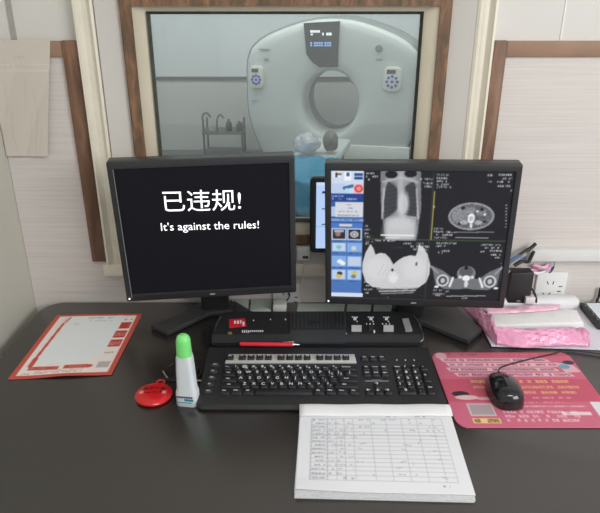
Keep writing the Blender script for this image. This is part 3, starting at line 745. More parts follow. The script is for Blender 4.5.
bm = bmesh.new(); tube(bm, catmull([(CX1-.006,.10,.043),(CX1-.0005,.07,.041),(CX1+.0005,.03,.036),(CX1-.006,.006,.032),(CX1-.02,.003,.031)],6), .0022, 6)
obj('chrome_edge', bm, M_chrome, cn)
bm = bmesh.new(); tube(bm, catmull([(CX0+.006,.095,.043),(CX0+.000,.07,.040),(CX0-.001,.04,.035)],6), .0018, 6); obj('chrome_edge', bm, M_chrome, cn)

# ------------------------------------------------------------------ keyboard
KX0,KX1,KY0,KY1 = -.197,.277,.948,1.1435
KW,KD = KX1-KX0, KY1-KY0
kb = thing('keyboard', 'black computer keyboard with a light grey strip around its function keys', 'keyboard', (KX0,KY0,DZ))
TILT = math.atan2(.012, KD)
bm = bmesh.new()
def ks(x, f): 
    return [(x,f,.002),(x,f-.001,.006),(x,f+.004,.0125),(x,f+.022,.0165),(x,KD*.5,.0195),(x,KD-.006,.026),(x,KD-f*.2,.022),(x,KD-f*.2,.004)]
loft(bm, [ks(0,.010), ks(.003,.005), ks(.012,.001), ks(KW*.5,0), ks(KW-.012,.001), ks(KW-.003,.005), ks(KW,.010)])
obj('keyboard_body', bm, M_blk, kb, angle=35)
def surf(v): # height of the deck
    return .0165+(v-.022)*(.003/(KD*.5-.022)) if v < KD*.5 else .0195+(v-KD*.5)*(.0065/(KD*.5-.006))
for x in (.03,KW-.03):
    bm = bmesh.new(); box(bm,x-.012,x+.012,.012,.03,0,.006); obj('rubber_foot', bm, M_cable, kb)
    bm = bmesh.new(); box(bm,x-.012,x+.012,KD-.03,KD-.014,0,.009); obj('rear_foot', bm, M_cable, kb)
PK = .0182
def key(u, v, w=1, h=1, s='', big=True, kname='key', lift=.0055, sub=None):
    wd_,hd = w*PK-.0016, h*PK-.0016 if h != 1 else PK-.0022
    z = surf(v); bm = bmesh.new()
    def kr(ix,iy0,iy1,zz): return [(p[0],p[1],zz+(p[1]-v)*.06) for p in rrect(u-wd_/2+ix,u+wd_/2-ix,v-hd/2+iy0,v+hd/2-iy1,.0016,2)]
    loft(bm, [kr(0,0,0,z-.002), kr(.0006,.0004,.0005,z+.002), kr(.0018,.0014,.0022,z+lift-.0006), kr(.0026,.0020,.003,z+lift)])
    zt = z+lift+.0004
    if s:
        L = len(s); size = .0105 if L == 1 else (.0072 if L <= 2 else .0054)
        if L > 3: size = .0042
        x = u-wd_*.16 if (L == 1 and w <= 1.01) else u-(wd_*.1 if w>1 else 0)
        y = v-.0015 if L == 1 else v-.001
        M = Matrix.Translation((x,y,zt+.0004))@Matrix.Rotation(.06,4,'X'); text(bm, s, M, size, 1, .0003)
    if sub:
        M = Matrix.Translation((u+wd_*.14,v-.0055,zt+.0001))@Matrix.Rotation(.06,4,'X'); text(bm, sub, M, .0070, 1, .0004)
    return obj(kname, bm, [M_key,M_leg], kb, angle=50)
U0 = .0405                                 # left edge of the main block
rows_v = [.0360+.0192*k for k in range(5)]
def row(v, items, u=U0):
    for it in items:
        w = it[1]
        if it[0] is not None: key(u+w*PK/2, v, w, 1, it[0], sub=(it[2] if len(it) > 2 else None))
        u += w*PK
row(rows_v[4], [('~',1,'`')]+[(c,1,d) for c,d in zip('!@#$%^&*()_+','1234567890-=')]+[('Backspace',2)])
row(rows_v[3], [('Tab',1.5)]+[(c,1) for c in 'QWERTYUIOP']+[('{',1,'['),('}',1,']'),('|',1.5)])
row(rows_v[2], [('Caps',1.75)]+[(c,1) for c in 'ASDFGHJKL']+[(':',1,';'),('"',1,"'"),('Enter',2.25)])
row(rows_v[1], [('Shift',2.25)]+[(c,1) for c in 'ZXCVBNM']+[('<',1,','),('>',1,'.'),('?',1,'/'),('Shift',2.75)])
row(rows_v[0], [('Ctrl',1.25),('Win',1.25),('Alt',1.25),('',6.25),('Alt',1.25),('Win',1.25),('Menu',1.25),('Ctrl',1.25)])
VF = rows_v[4]+.0330
bm = bmesh.new()
z = surf(VF)
prism(bm, [(U0+.001,VF-.0135),(U0+15*PK+.001,VF-.0135),(U0+15*PK-.001,VF+.017),(U0+.005,VF+.017)], z-.003, z+.0032, .0008); fp = obj('function_strip', bm, M_silver, kb); fp['label'] = 'light grey strip around the function keys'
def fkey(u, s, w=1.0): return key(u, VF, w, .98, s, lift=.0085)
uf = U0+.010
fkey(uf,'Esc')
fs_w = .0182
st = [uf+.0255, uf+.0255+4*fs_w+.0085, uf+.0255+8*fs_w+.017]
n = 1
for s0 in st:
    for k in range(4): fkey(s0+k*fs_w, 'F%d'%n); n += 1
UN = U0+15*PK+.0095
for k,s in enumerate(('Prt','Scr','Brk')): key(UN+PK*(k+.5), VF, 1, .85, s)
for r_,ss in ((4,('Ins','Home','PgUp')),(3,('Del','End','PgDn'))):
    for k,s in enumerate(ss): key(UN+PK*(k+.5), rows_v[r_], 1, 1, s)
key(UN+PK*1.5, rows_v[1], 1, 1, '↑')
for k,s in enumerate('←↓→'): key(UN+PK*(k+.5), rows_v[0], 1, 1, s)
UP = UN+3*PK+.0095
for k,s in enumerate(('Num','/','*','-')): key(UP+PK*(k+.5), rows_v[4], 1, 1, s)
for r_,ss in ((3,'789'),(2,'456'),(1,'123')):
    for k,s in enumerate(ss): key(UP+PK*(k+.5), rows_v[r_], 1, 1, s)
key(UP+PK*3.5, (rows_v[3]+rows_v[2])/2, 1, 2, '+'); key(UP+PK*3.5, (rows_v[1]+rows_v[0])/2, 1, 2, 'Ent')
key(UP+PK, rows_v[0], 2, 1, '0'); key(UP+PK*2.5, rows_v[0], 1, 1, '.')
for k in range(5): # media buttons in the left column
    v = rows_v[0]+.004+k*.0215; bm = bmesh.new(); z = surf(v)
    lathe(bm, [(.0085,z-.001),(.0085,z+.0022),(.0070,z+.0032)], 20, Matrix.Translation((.0185+k*.0006,v,0)), sy=.75)
    x = .0185+k*.0006
    for a in range(2 if k%2 else 3): box(bm, x-.003+a*.0025,x-.0018+a*.0025,v-.0018,v+.0018,z+.0030,z+.0036, mi=1)
    obj('media_button', bm, [M_blk2,M_leg], kb)
for k in range(3):
    bm = bmesh.new(); u = UP+PK*(k+.7); z = surf(VF); box(bm,u-.001,u+.001,VF-.004,VF-.001,z-.001,z+.0012); obj('indicator_light', bm, M_leg, kb)
bm = bmesh.new(); z = surf(rows_v[1])
text(bm, 'keyboard' if False else '—', Matrix.Translation((UN+PK*1.5, rows_v[2]-.004, z+.003)), .02, 0)
box(bm, UN+.004,UN+3*PK-.004,rows_v[2]-.0016,rows_v[2]+.0006,surf(rows_v[2])-.001,surf(rows_v[2])+.0006)
obj('maker_mark', bm, M_dot, kb)

# red pen lying on the keyboard
p0 = Vector((-.129,1.131,DZ+.0385)); p1 = Vector((.000,1.128,DZ+.0385))
d = (p1-p0)
pen = thing('pen', 'red pen with a silver tip lying along the back of the keyboard', 'pen', p0)
bm = bmesh.new(); tube(bm, [d*t for t in (0,.01,.02,.86,.88)], [.0035,.0044,.0046,.0046,.0042], 12); obj('barrel', bm, M_redpen, pen)
bm = bmesh.new(); tube(bm, [d*t for t in (.879,.90,.96,.99,1.0)], [.0042,.0040,.0018,.001,.0006], 12); obj('tip', bm, M_chrome, pen)
bm = bmesh.new(); box(bm, d.x*.72,d.x*.90,-.0012,.0012,.0042,.0062,.0005); obj('clip', bm, M_chrome, pen)

# ------------------------------------------------------------------ notebook of forms
nb = thing('notebook', 'thick white pad of printed forms with its cover folded back', 'notebook', (0,0,DZ))
TLn,TRn,BRn,BLn = Vector((.001,.945)),Vector((.279,.945)),Vector((.271,.722)),Vector((-.008,.731))
def bil(u,v): 
    return ((1-v)*((1-u)*TLn.x+u*TRn.x)+v*((1-u)*BLn.x+u*BRn.x), (1-v)*((1-u)*TLn.y+u*TRn.y)+v*((1-u)*BLn.y+u*BRn.y))
bm = bmesh.new()
for k in range(9):
    j = lambda: random.uniform(-.0012,.0012)
    s = .0013*k*.6
    pts = [(TLn.x+j(),TLn.y+j()),(TRn.x+j(),TRn.y+j()),(BRn.x+s*.2+j(),BRn.y+j()+s),(BLn.x+j(),BLn.y+j()+s)]
    prism(bm, pts[::-1], .0002+k*.0013, .0014+k*.0013)
obj('page_block', bm, M_paper2, nb, smooth=False)
N = Pic(280,220,rgb(236,237,242)); ink = rgb(96,98,112)
N.words(.32,.066,.72,.096,rgb(50,50,64),1,.9,5)
N.words(.10,.105,.14,.12,ink,.7)
for v in (.155,.24,.285,.33,.375,.42,.465,.51,.555,.60,.645,.69,.735,.78,.83,.88): N.rect(.08,v,.93,v+.005,ink,.40)
for u in (.08,.18,.235,.29,.345,.46,.56,.66,.76,.86,.925): N.rect(u,.155,u+.004,.88,ink,.32)
for v in np.arange(.17,.86,.0455): 
    N.words(.09,v,.17,v+.018,ink,.6,.8); N.words(.19,v,.34,v+.018,ink,.4,.45)
    if v < .35: N.words(.37,v,.90,v+.018,ink,.45,.25)
N.words(.57,.125,.64,.14,ink,.5); N.words(.76,.125,.83,.14,ink,.5); N.words(.80,.915,.88,.93,ink,.6)
for _ in range(26):
    u,v = RNG.uniform(.2,.85),RNG.uniform(.3,.85); N.line(u,v,u+RNG.uniform(-.03,.05),v+RNG.uniform(-.02,.02),.0035,rgb(120,120,130),.55)
N.blur(1)
def pg(u,v):
    x,y = bil(u,v*.985); z = .0126+.0014*np.sin(PI*u)*np.sin(PI*v)+np.clip(v-.86,0,1)*.03*np.clip(1-u*3,0,1)
    return x,y,z
pgo = objm('form_page', N.mesh('form_page', pg), M_print, nb); pgo.modifiers.new('s','SOLIDIFY').thickness = .0003
bm = bmesh.new(); rows = []
prof = [(.957,.0135),(.9565,.0165),(.953,.0195),(.945,.0205),(.934,.0198),(.926,.0180),(.9225,.0162)]
for i in range(25):
    x = -.001+.282*i/24; w_ = .0006*math.sin(i*.7); rows.append([bm.verts.new((x,y-.006,z+w_-.001)) for y,z in prof])
for a,b in zip(rows,rows[1:]):
    for k in range(len(prof)-1): bm.faces.new((a[k],a[k+1],b[k+1],b[k]))
fl = obj('folded_cover', bm, M_paper, nb, angle=70); s = fl.modifiers.new('s','SOLIDIFY'); s.thickness = .0012; s.offset = -1

# ------------------------------------------------------------------ mouse mat and mouse
MX0,MX1,MY0,MY1 = .287,.590,.900,1.155
R_ = Pic(330,280,rgb(210,108,134)); w_ = rgb(248,234,238); gd = rgb(240,208,140); dk_ = rgb(150,60,76)
R_.rect(0,0,1,.06,rgb(206,92,114)); R_.rect(.10,.02,.36,.06,rgb(196,104,126)); R_.words(.12,.027,.34,.05,rgb(120,50,70),.6); R_.ell(.07,.055,.04,.05,rgb(224,190,196),.8)
R_.words(.45,.03,.80,.048,rgb(236,160,170),.7); 
for i,(v,u0,u1) in enumerate(((.095,.05,.80),(.165,.08,.86),(.235,.07,.82),(.31,.11,.90))):
    R_.poly([(u0,v),(u1,v),(u1+.03,v+.055),(u0+.02,v+.055)], rgb(236,190,202)); R_.words(u0+.03,v+.014,u1,v+.042,rgb(110,44,66),.85,.8,5)
R_.rect(0,.40,1,.70,rgb(202,90,114)); 
R_.words(.20,.415,.86,.455,gd,.95,.85,8); R_.words(.20,.495,.92,.53,gd,.8,.8,7); R_.words(.30,.565,.86,.595,gd,.9,.8,8); R_.words(.42,.64,.80,.66,w_,.7,.7,4); R_.words(.45,.70,.75,.715,w_,.6,.7,3)
R_.rect(.32,.745,.86,.765,rgb(228,160,172),.6); R_.words(.33,.75,.86,.765,w_,.7,.7)
for v in (.81,.86,.905): R_.words(.32,v,.78,v+.03,w_,.8,.75,6)
R_.rect(.68,.82,.86,.86,w_,.8); R_.words(.69,.83,.86,.85,rgb(190,70,90),.7)
R_.poly([(.86,.16),(.97,.20),(.99,.30),(.88,.31)], rgb(230,180,190)); R_.ell(.90,.22,.04,.035,rgb(110,170,190)); R_.ell(.95,.16,.04,.03,rgb(60,60,76))
R_.ell(.10,.60,.055,.035,rgb(50,44,54)); R_.ell(.13,.645,.075,.03,rgb(230,190,194)); R_.ell(.24,.66,.05,.02,rgb(228,196,196),.8)
R_.rect(.11,.72,.27,.87,rgb(206,196,196)); R_.rect(.12,.735,.26,.855,rgb(178,160,166)); R_.rect(.11,.895,.28,.955,gd); R_.words(.12,.905,.27,.945,rgb(90,50,40),.8)
R_.rect(.90,.70,1,.88,rgb(224,226,230)); R_.rect(.90,.90,1,.95,gd)
R_.blur(1)
rad = .026
def padmask(u,v):
    W_,H_ = MX1-MX0,MY1-MY0; x = u*W_; y = v*H_
    dx = np.maximum(np.maximum(rad-x,x-(W_-rad)),0); dy = np.maximum(np.maximum(rad*.9-y,y-(H_-rad*.9)),0)
    return np.hypot(dx,dy) <= rad
pad = objm('mouse_mat', R_.mesh('mouse_mat', flat(MX0,MX1,MY0,MY1,DZ+.0024), padmask), M_pad)
so_ = pad.modifiers.new('s','SOLIDIFY'); so_.thickness = .0022; so_.offset = -1
tag(pad, 'pinkish red printed mouse mat under the black mouse', 'mouse mat')
# mouse
ma = on_z(498,377,DZ+.012); mb = on_z(511,402,DZ+.012)
mc = (ma+mb)/2; ax = (ma-mb); ax.z = 0; mrot = math.atan2(ax.y,ax.x)-PI/2
mo = thing('computer_mouse', 'glossy black computer mouse resting on the pink mouse mat', 'computer mouse', (mc.x-.002,mc.y-.002,DZ+.0026), mrot)
bm = bmesh.new(); secs = []
ML,MWd = .056,.0325
for k in range(19):
    a = -PI/2+PI*k/18; y = ML*math.sin(a); c = max(.02, math.cos(a))**.62
    wv = MWd*c*(1.0-.10*(y/ML)); hv = .0375*c**.9*(1-.22*(y/ML)-.18*max(0,y/ML)**2)
    s = []
    for j in range(20):
        b = 2*PI*j/20; x = wv*math.copysign(abs(math.cos(b))**.75, math.cos(b)); z = math.sin(b)
        s.append((x, y, max(0,z)**.85*hv+.001 if z > 0 else .001+z*.001*c+.001))
    secs.append(s)
loft(bm, secs); obj('mouse_body', bm, mat('glossy_black_plastic', rgb(30,30,34), .12, var=.05, coat=.3), mo, angle=60)
bm = bmesh.new(); lathe(bm, [(.005,-.0035),(.0075,-.0025),(.0075,.0025),(.005,.0035)], 20, Matrix.Translation((0,.030,.0225))@Matrix.Rotation(PI/2,4,'Y')); obj('scroll_wheel', bm, M_blk2, mo)
bm = bmesh.new()
cpts = [on_z(498,372,DZ+.010),on_z(502,367,DZ+.0045),on_z(520,361.5,DZ+.0045),on_z(541,356.5,DZ+.0045),on_z(556,353,DZ+.004),on_z(567,349.5,DZ+.0035),on_z(590,352.5,DZ+.003),on_z(612,356,DZ+.003)]
im = (Matrix.Translation(mo.location)@Matrix.Rotation(mrot,4,'Z')).inverted()
tube(bm, [im@p for p in catmull(cpts,8)], .0016, 6); obj('mouse_cord', bm, M_cable, mo)

# ------------------------------------------------------------------ red framed certificate sheet on the left
TL,TR,BR,BL = [on_z(x,y,DZ) for x,y in ((57,315.5),(142.4,313.7),(111.5,375.5),(7.6,380))]
A = Pic(180,230,rgb(232,218,212)); red = rgb(206,92,80)
A.a[:] = red; A.rect(.055,.035,.945,.955,rgb(250,238,234))
A.poly([(.21,.05),(.79,.03),(.80,.72),(.70,.74),(.70,.79),(.22,.80),(.16,.79)], rgb(240,244,245))
A.rect(.12,.05,.20,.16,rgb(240,224,216)); A.line(.155,.17,.13,.72,.012,red); A.line(.13,.72,.13,.83,.018,red); A.line(.19,.06,.165,.14,.009,red,.8)
A.rect(.13,.84,.42,.885,red); A.rect(.47,.825,.70,.88,red); A.ell(.70,.855,.06,.025,red); A.words(.15,.85,.40,.875,rgb(230,180,170),.5); A.words(.48,.84,.70,.868,rgb(230,180,170),.5)
for v,u in ((.16,.81),(.31,.80),(.46,.80)): A.rect(u,v,.93,v+.115,rgb(194,70,60)); A.words(u+.01,v+.03,.92,v+.09,rgb(232,180,170),.7)
A.words(.83,.10,.94,.12,rgb(150,110,105),.7); A.words(.40,.06,.68,.085,rgb(180,180,178),.8); A.words(.44,.12,.70,.135,rgb(196,190,186),.8); A.words(.28,.16,.34,.19,rgb(196,196,194),.8)
for v in (.885,.905,.925): A.words(.22,v,.68,v+.012,rgb(190,120,112),.6)
A.words(.81,.66,.90,.68,rgb(150,120,116),.7); A.rect(.80,.80,.92,.885,rgb(196,188,186)); A.words(.82,.925,.90,.94,rgb(120,60,56),.7); A.words(.10,.93,.18,.945,rgb(140,70,66),.6)
A.blur(1)
def pp(u,v):
    x = (1-v)*((1-u)*TL.x+u*TR.x)+v*((1-u)*BL.x+u*BR.x); y = (1-v)*((1-u)*TL.y+u*TR.y)+v*((1-u)*BL.y+u*BR.y)
    return x,y,DZ+.0012+.0006*np.sin(5*u+3*v)+.004*np.clip((v-.8)*5,0,1)**2*np.exp(-((u-.55)/.25)**2)
pr = objm('red_framed_sheet', A.mesh('red_framed_sheet', pp), M_print); s = pr.modifiers.new('s','SOLIDIFY'); s.thickness = .0007; s.offset = -1
tag(pr, 'white printed sheet with a red border lying at the left of the desk', 'printed sheet')

# ------------------------------------------------------------------ glue bottle, red disc, wire clip
gb = on_z(188.5,403,DZ); gl = thing('glue_bottle', 'white glue bottle with a translucent green cap left of the keyboard', 'glue bottle', (gb.x,gb.y,DZ), math.radians(-8))
bm = bmesh.new()
def gs(hx,hy,z,r=.35,dy=0):
    hx *= .93; z *= .975
    return [(p[0],p[1]+dy,z) for p in rrect(-hx,hx,-hy,hy,min(hx,hy)*r*2*.9,5)]
loft(bm, [gs(.0215,.013,0),gs(.0228,.0145,.002),gs(.0226,.0145,.030),gs(.0195,.0135,.040),gs(.0178,.0135,.085),gs(.0160,.0135,.108),gs(.0150,.0135,.112)])
gbo = obj('bottle_body', bm, M_milk, gl, angle=50)
bm = bmesh.new()
loft(bm, [gs(.0152,.0140,.1118,.5),gs(.0152,.0140,.115,.5),gs(.0146,.0132,.135,.52),gs(.0142,.0128,.144,.52),gs(.012,.011,.1515,.53),gs(.007,.007,.1555,.53)])
obj('cap', bm, M_green, gl, angle=50)['label'] = 'translucent green cap'
bm = bmesh.new()
Mx = Matrix.Translation((0,-.0149,0))
for x in range(7): box(bm,-.017+x*.0046,-.0135+x*.0046,-.0152,-.0144,.0215,.0250, mi=0)
box(bm,-.002,.015,-.0152,-.0144,.0150,.0195,mi=1); box(bm,-.017,.012,-.0152,-.0144,.0105,.0120,mi=1)
obj('label_print', bm, [M_navy,M_teal], gl)
rc = on_z(154,397,DZ)
rd = thing('red_tag', 'round glossy red plastic tag lying left of the glue bottle', 'round tag', (rc.x,rc.y,DZ))
bm = bmesh.new(); lathe(bm, [(.030,.0005),(.0355,.003),(.0365,.007),(.0335,.0105),(.029,.0122),(.018,.0130),(.004,.0132)], 48); obj('disc', bm, M_redp, rd, angle=50)
bm = bmesh.new(); lp = [(.006+.0075*math.cos(a),.037+.0075*math.sin(a),.009) for a in [2*PI*k/20 for k in range(21)]]; tube(bm, lp, .0022, 8, cap=False); obj('loop', bm, M_redp, rd)
bm = bmesh.new()
def pseudo(bm, x0,x1,y,h,z,n,seed):
    rg = random.Random(seed); w_ = (x1-x0)/n
    for k in range(n):
        x = x0+k*w_
        for q in range(3):
            if rg.random() < .75: a = x+rg.uniform(0,w_*.6); b = y+rg.uniform(0,h*.7); box(bm,a,a+w_*.22,b,b+h*rg.choice((.3,.9,.5)),z-.0005,z+.0004) if rg.random()<.5 else box(bm,x+w_*.1,x+w_*.8,b,b+h*.2,z-.0005,z+.0004)
pseudo(bm,-.021,.021,.004,.011,.0133,7,1); pseudo(bm,-.017,.017,-.010,.011,.0133,6,2); obj('raised_print', bm, M_redm, rd)
bm = bmesh.new()
for x in (-.023,.021): box(bm,x-.004,x+.004,-.006,.003,.012,.0132,.0005)
obj('pale_marks', bm, mat('pale_red_mark', rgb(226,150,140), .5), rd)
c0 = on_z(170,373,DZ)
wc = thing('wire_clip', 'thin silver wire clip behind the glue bottle', 'wire clip', (c0.x,c0.y,DZ))
bm = bmesh.new(); q = [on_z(x,y,DZ+h)-Vector((c0.x,c0.y,DZ)) for x,y,h in ((173,364,.003),(163.5,371,.010),(168,378,.006),(171,379.5,.003),(176,373,.003),(183,370,.003))]
tube(bm, q, .0023, 6); obj('wire', bm, M_chrome, wc)
bm = bmesh.new(); q = [on_z(x,y,DZ+h)-Vector((c0.x,c0.y,DZ)) for x,y,h in ((164,372,.004),(166,380,.003),(180,380.5,.003),(181,375,.003))]; tube(bm, q, .0025, 6); obj('clip_body', bm, M_blk, wc)
bm = bmesh.new(); q = [on_z(x,y,DZ+.004) for x,y in ((183,376),(194,374),(199,367),(201,373),(197,379),(204,380))]; tube(bm, catmull(q,6), .0025, 8)
o1 = obj('cord', bm, M_cable); 
cr = thing('short_cord', 'short black cord with a silver plug between glue bottle and keyboard', 'cord', (0,0,0)); o1.parent = cr
bm = bmesh.new(); tube(bm, [on_z(195,380.5,DZ+.004),on_z(202,381,DZ+.004)], .0022, 8); obj('plug', bm, M_chrome, cr)

# ------------------------------------------------------------------ behind the console, between the monitors
a = on_z(272.5,313,DZ); b = on_z(287,313,DZ)
ad = thing('power_adapter', 'white power adapter standing on the desk under the left monitor', 'power adapter', ((a.x+b.x)/2,a.y+.012,DZ))
bm = bmesh.new(); box(bm,-.017,.017,-.012,.02,0,.022,.003); obj('adapter_body', bm, M_white, ad)
bm = bmesh.new(); tube(bm, catmull([(.014,.010,.018),(.024,.030,.03),(.010,.045,.05),(-.005,.05,.08)],6), .0018, 6); obj('adapter_cord', bm, M_cable, ad)
M_strip = mat('grey_green_plastic', rgb(196,206,200), .2, var=.05, scale=40)
for x0_,x1_,y0_,y1_,lb in ((231,248,313,297,'grey-green flat strip at the desk back edge beside the left monitor stand'),(250,271,313,300,'grey-green flat strip just left of the white adapter'),(297,344,312,304.5,'longest grey-green flat strip on the desk behind the console'),(346.5,370.5,312,305,'middle grey-green flat strip below the right monitor'),(373,391,313,305.5,'short grey-green flat strip at the right end of its row')):
    q = [on_z(x0_,y0_,DZ),on_z(x1_,y0_,DZ),on_z(x1_+1,y1_,DZ),on_z(x0_+1,y1_,DZ)]; o_ = q[0].copy()
    bm = bmesh.new(); prism(bm, [(p.x-o_.x,p.y-o_.y) for p in q], .0003, .004, .0008)
    o = obj('cover_strip', bm, M_strip); o.location = (o_.x,o_.y,DZ); tag(o, lb, 'cover strip', 'grey-green strips along the desk back edge')
def socket(px,py,w_,name,label,y=WY-.006):
    c = on_y(px,py,y); t = thing(name, label, 'wall socket', (c.x,y,c.z))
    bm = bmesh.new(); box(bm,-w_,w_,-.009,0,-.043,.043,.003); obj('faceplate', bm, M_white, t)
    bm = bmesh.new()
    for x,z,r in ((-.008,.012,.5),(.008,.012,-.5),(0,-.02,0)):
        pass
    for x,z,rot in ((-.010,.014,-.45),(.004,.014,.15),(-.016,-.018,-.6),(-.002,-.017,.6),(.024,.004,1.57),(.022,-.010,1.57)):
        box(bm,-.0012,.0012,-.0096,-.008,-.0045,.0045,M=Matrix.Translation((x,0,z))@Matrix.Rotation(rot,4,'Y'))
    obj('socket_slot', bm, M_disp, t)
    return t
socket(549.5,286.3,.039,'wall_socket','white square wall socket right of the right monitor')
socket(287,297,.036,'wall_socket','white wall socket at the right end under the left monitor')
# white box and cord on the sill between the monitors
c = on_y(305,253,WY-.030); pb = thing('door_sensor', 'small white box with a black slot on the sill between the monitors', 'box', (c.x,WY-.030,c.z))
bm = bmesh.new(); box(bm,-.020,.012,-.012,.0,-.016,.018,.002); obj('box_body', bm, M_white, pb)
bm = bmesh.new(); box(bm,-.006,.008,-.0126,-.011,-.010,-.003); obj('slot', bm, M_disp, pb)
bm = bmesh.new(); e = on_z(301,300,DZ+.01); tube(bm, catmull([(.0,-.006,-.015),(-.003,-.010,-.04),(-.007,-.006,-.075),(-.008,-.003,-.125)],6), .0022, 6); obj('box_cord', bm, mat('cream_cable', rgb(236,214,190), .5), pb)

# ------------------------------------------------------------------ right side: trunking, adapter, cables, package, papers
a = on_y(530.5,250,WY-.03); b = on_y(530.5,261,WY-.03)
tk = thing('cable_trunking', 'white plastic cable trunking running along the wall above the socket', 'cable trunking', (0,0,0))
bm = bmesh.new(); box(bm,a.x,1.6,WY-.034,WY-.006,b.z,a.z,.002); obj('trunking_cover', bm, M_white, tk)
a = on_z(510,300,DZ); 
db = thing('adapter_box', 'black plastic box standing between right monitor and wall socket', 'box', (.546,1.372,DZ))
bm = bmesh.new(); box(bm,-.030,.028,-.017,.017,0,.104,.004); obj('box_body', bm, M_blk, db)
bm = bmesh.new(); box(bm,-.006,.003,-.0176,-.016,.026,.029); obj('badge', bm, M_dot, db)
bm = bmesh.new(); box(bm,.012,.036,-.028,-.0165,.024,.042,.002); obj('white_plug', bm, M_white, db)
bm = bmesh.new(); tube(bm, catmull([(.027,-.012,.06),(.034,-.014,.052),(.040,-.016,.038),(.044,-.014,.02),(.040,-.01,.004)],6), .003, 6); obj('box_cord', bm, M_cable, db)
cb = thing('cable_bundle', 'bundle of tangled black, blue and grey cables above the black box', 'cables', (.546,1.372,DZ+.024))
for i,(m,pts_) in enumerate(((M_cable,[(-.05,.0,.07),(-.03,.0,.098),(-.005,.012,.115),(.022,.020,.13),(.035,.022,.142)]),(M_cableb,[(-.05,-.004,.085),(-.03,-.004,.108),(-.008,.004,.116),(.012,.012,.108)]),(M_cableg,[(-.055,-.006,.06),(-.038,-.006,.088),(-.02,.0,.104),(.01,.01,.120)]),(M_cable,[(-.02,-.004,.094),(0,.0,.104),(.018,.008,.100),(.03,.015,.125)]),(M_cableg,[(-.046,-.012,.01),(-.044,-.012,.05),(-.034,-.010,.085)]))):
    bm = bmesh.new(); tube(bm, catmull(pts_,6), .0045 if i != 1 else .004, 8); obj('cable', bm, m, cb)['label'] = ['thick black cable','blue cable','grey cable','black cable','pale grey cable'][i]
c = on_y(544,268,WY-.012)
pf = thing('plastic_scraps', 'pink and blue plastic scraps tucked above the wall socket', 'plastic scraps', (c.x,WY-.016,c.z))
def ribbon(bm, x0,x1,z0,z1,w_,seed):
    rg = random.Random(seed); a = None
    for k in range(9):
        t = k/8; x = x0+(x1-x0)*t; z = z0+(z1-z0)*t+.0025*math.sin(6*t+seed); y = -.004+.005*math.sin(5*t+seed*2)
        b = [bm.verts.new((x,y,z-w_/2)),bm.verts.new((x+.001,y-.003*math.sin(seed+9*t),z)),bm.verts.new((x,y+.001,z+w_/2))]
        if a: bm.faces.new((a[0],b[0],b[1],a[1])); bm.faces.new((a[1],b[1],b[2],a[2]))
        a = b
for nm,m_,args in (('pink_scrap',M_pinkl,(-.034,.010,.006,.010,.009,1)),('pink_scrap',M_pink,(-.036,.012,-.003,.002,.007,3)),('white_scrap',M_paper,(-.030,.016,-.010,-.006,.008,2)),('blue_scrap',M_cableb,(.014,.022,-.006,.014,.012,4))):
    bm = bmesh.new(); ribbon(bm,*args); o = obj(nm, bm, m_, pf, angle=70); o.modifiers.new('s','SOLIDIFY').thickness = .0012

# white sheet under the package
ws = [on_z(x,y,DZ) for x,y in ((492,347),(640,352),(612,309),(472,309))]
bm = bmesh.new(); 
for k in range(3):
    prism(bm, [(p.x+random.uniform(-.002,.002),p.y+random.uniform(-.002,.002)) for p in ws], DZ+.0008+k*.0011, DZ+.0017+k*.0011)
o = obj('white_sheets', bm, M_lav, smooth=False); tag(o, 'thin stack of pale sheets under the pink wrapped pack', 'paper sheets')
ZS = DZ+.0040
# tissue pack: white block half out of its pink film
tp0 = on_z(539,325,ZS)
tp = thing('tissue_pack', 'flat white pack torn open in crumpled pink plastic film', 'tissue pack', (tp0.x,tp0.y,ZS))
def L(px,py,h=0): return on_z(px,py,ZS+h)-Vector((tp0.x,tp0.y,ZS))
bm = bmesh.new()
q = [L(493,331,.003),L(583,329,.003),L(577,309,.02),L(489,312,.02)]
prism(bm, [(p.x,p.y) for p in q], .001, .020, .006, seg=3); obj('tissue_block', bm, M_tissue, tp)
def film(poly_fn, nu, nv, seed, amp, name, m):
    rg = np.random.default_rng(seed); bm = bmesh.new(); V = []
    ph = rg.uniform(0,6,8); fr = rg.uniform(6,26,8)
    for j in range(nv+1):
        row_ = []
        for i in range(nu+1):
            u,v = i/nu,j/nv; p = poly_fn(u,v)
            e = min(1, 6*min(v,1-v)+.25)
            n_ = sum(math.sin(fr[k]*u+fr[(k+3)%8]*v*.6+ph[k])*(.6 if k > 3 else 1) for k in range(8))/3
            n_ = abs(n_)*1.3
            row_.append(bm.verts.new((p[0]+rg.uniform(-.0008,.0008), p[1]+rg.uniform(-.0008,.0008), max(.0006,p[2]+amp*n_*e))))
        V.append(row_)
    for j in range(nv):
        for i in range(nu): bm.faces.new((V[j][i],V[j][i+1],V[j+1][i+1],V[j+1][i]))
    o = obj(name, bm, m, tp, angle=28); s = o.modifiers.new('s','SOLIDIFY'); s.thickness = .0006; s.offset = 1
    return o
def strip(a,b,h0=.002,h1=.018):
    """a: list of near points, b: list of far points"""
    A_ = catmull(a,6); B_ = catmull(b,6)
    def f(u,v):
        t = u*(len(A_)-1); i = min(int(t),len(A_)-2); s = t-i; p = A_[i].lerp(A_[i+1],s)
        t = u*(len(B_)-1); i = min(int(t),len(B_)-2); s = t-i; q_ = B_[i].lerp(B_[i+1],s)
        r = p.lerp(q_,v); r.z = p.z+(q_.z-p.z)*v+.006*math.sin(PI*v); return r
    return f
film(strip([L(497,344,.002),L(520,348,.002),L(550,347,.002),L(572,346,.002),L(588,347,.002)],[L(491,329,.018),L(520,329.5,.021),L(550,328.5,.021),L(575,328,.021),L(589,334,.012)]), 60, 10, 3, .005, 'pink_film', M_pink)
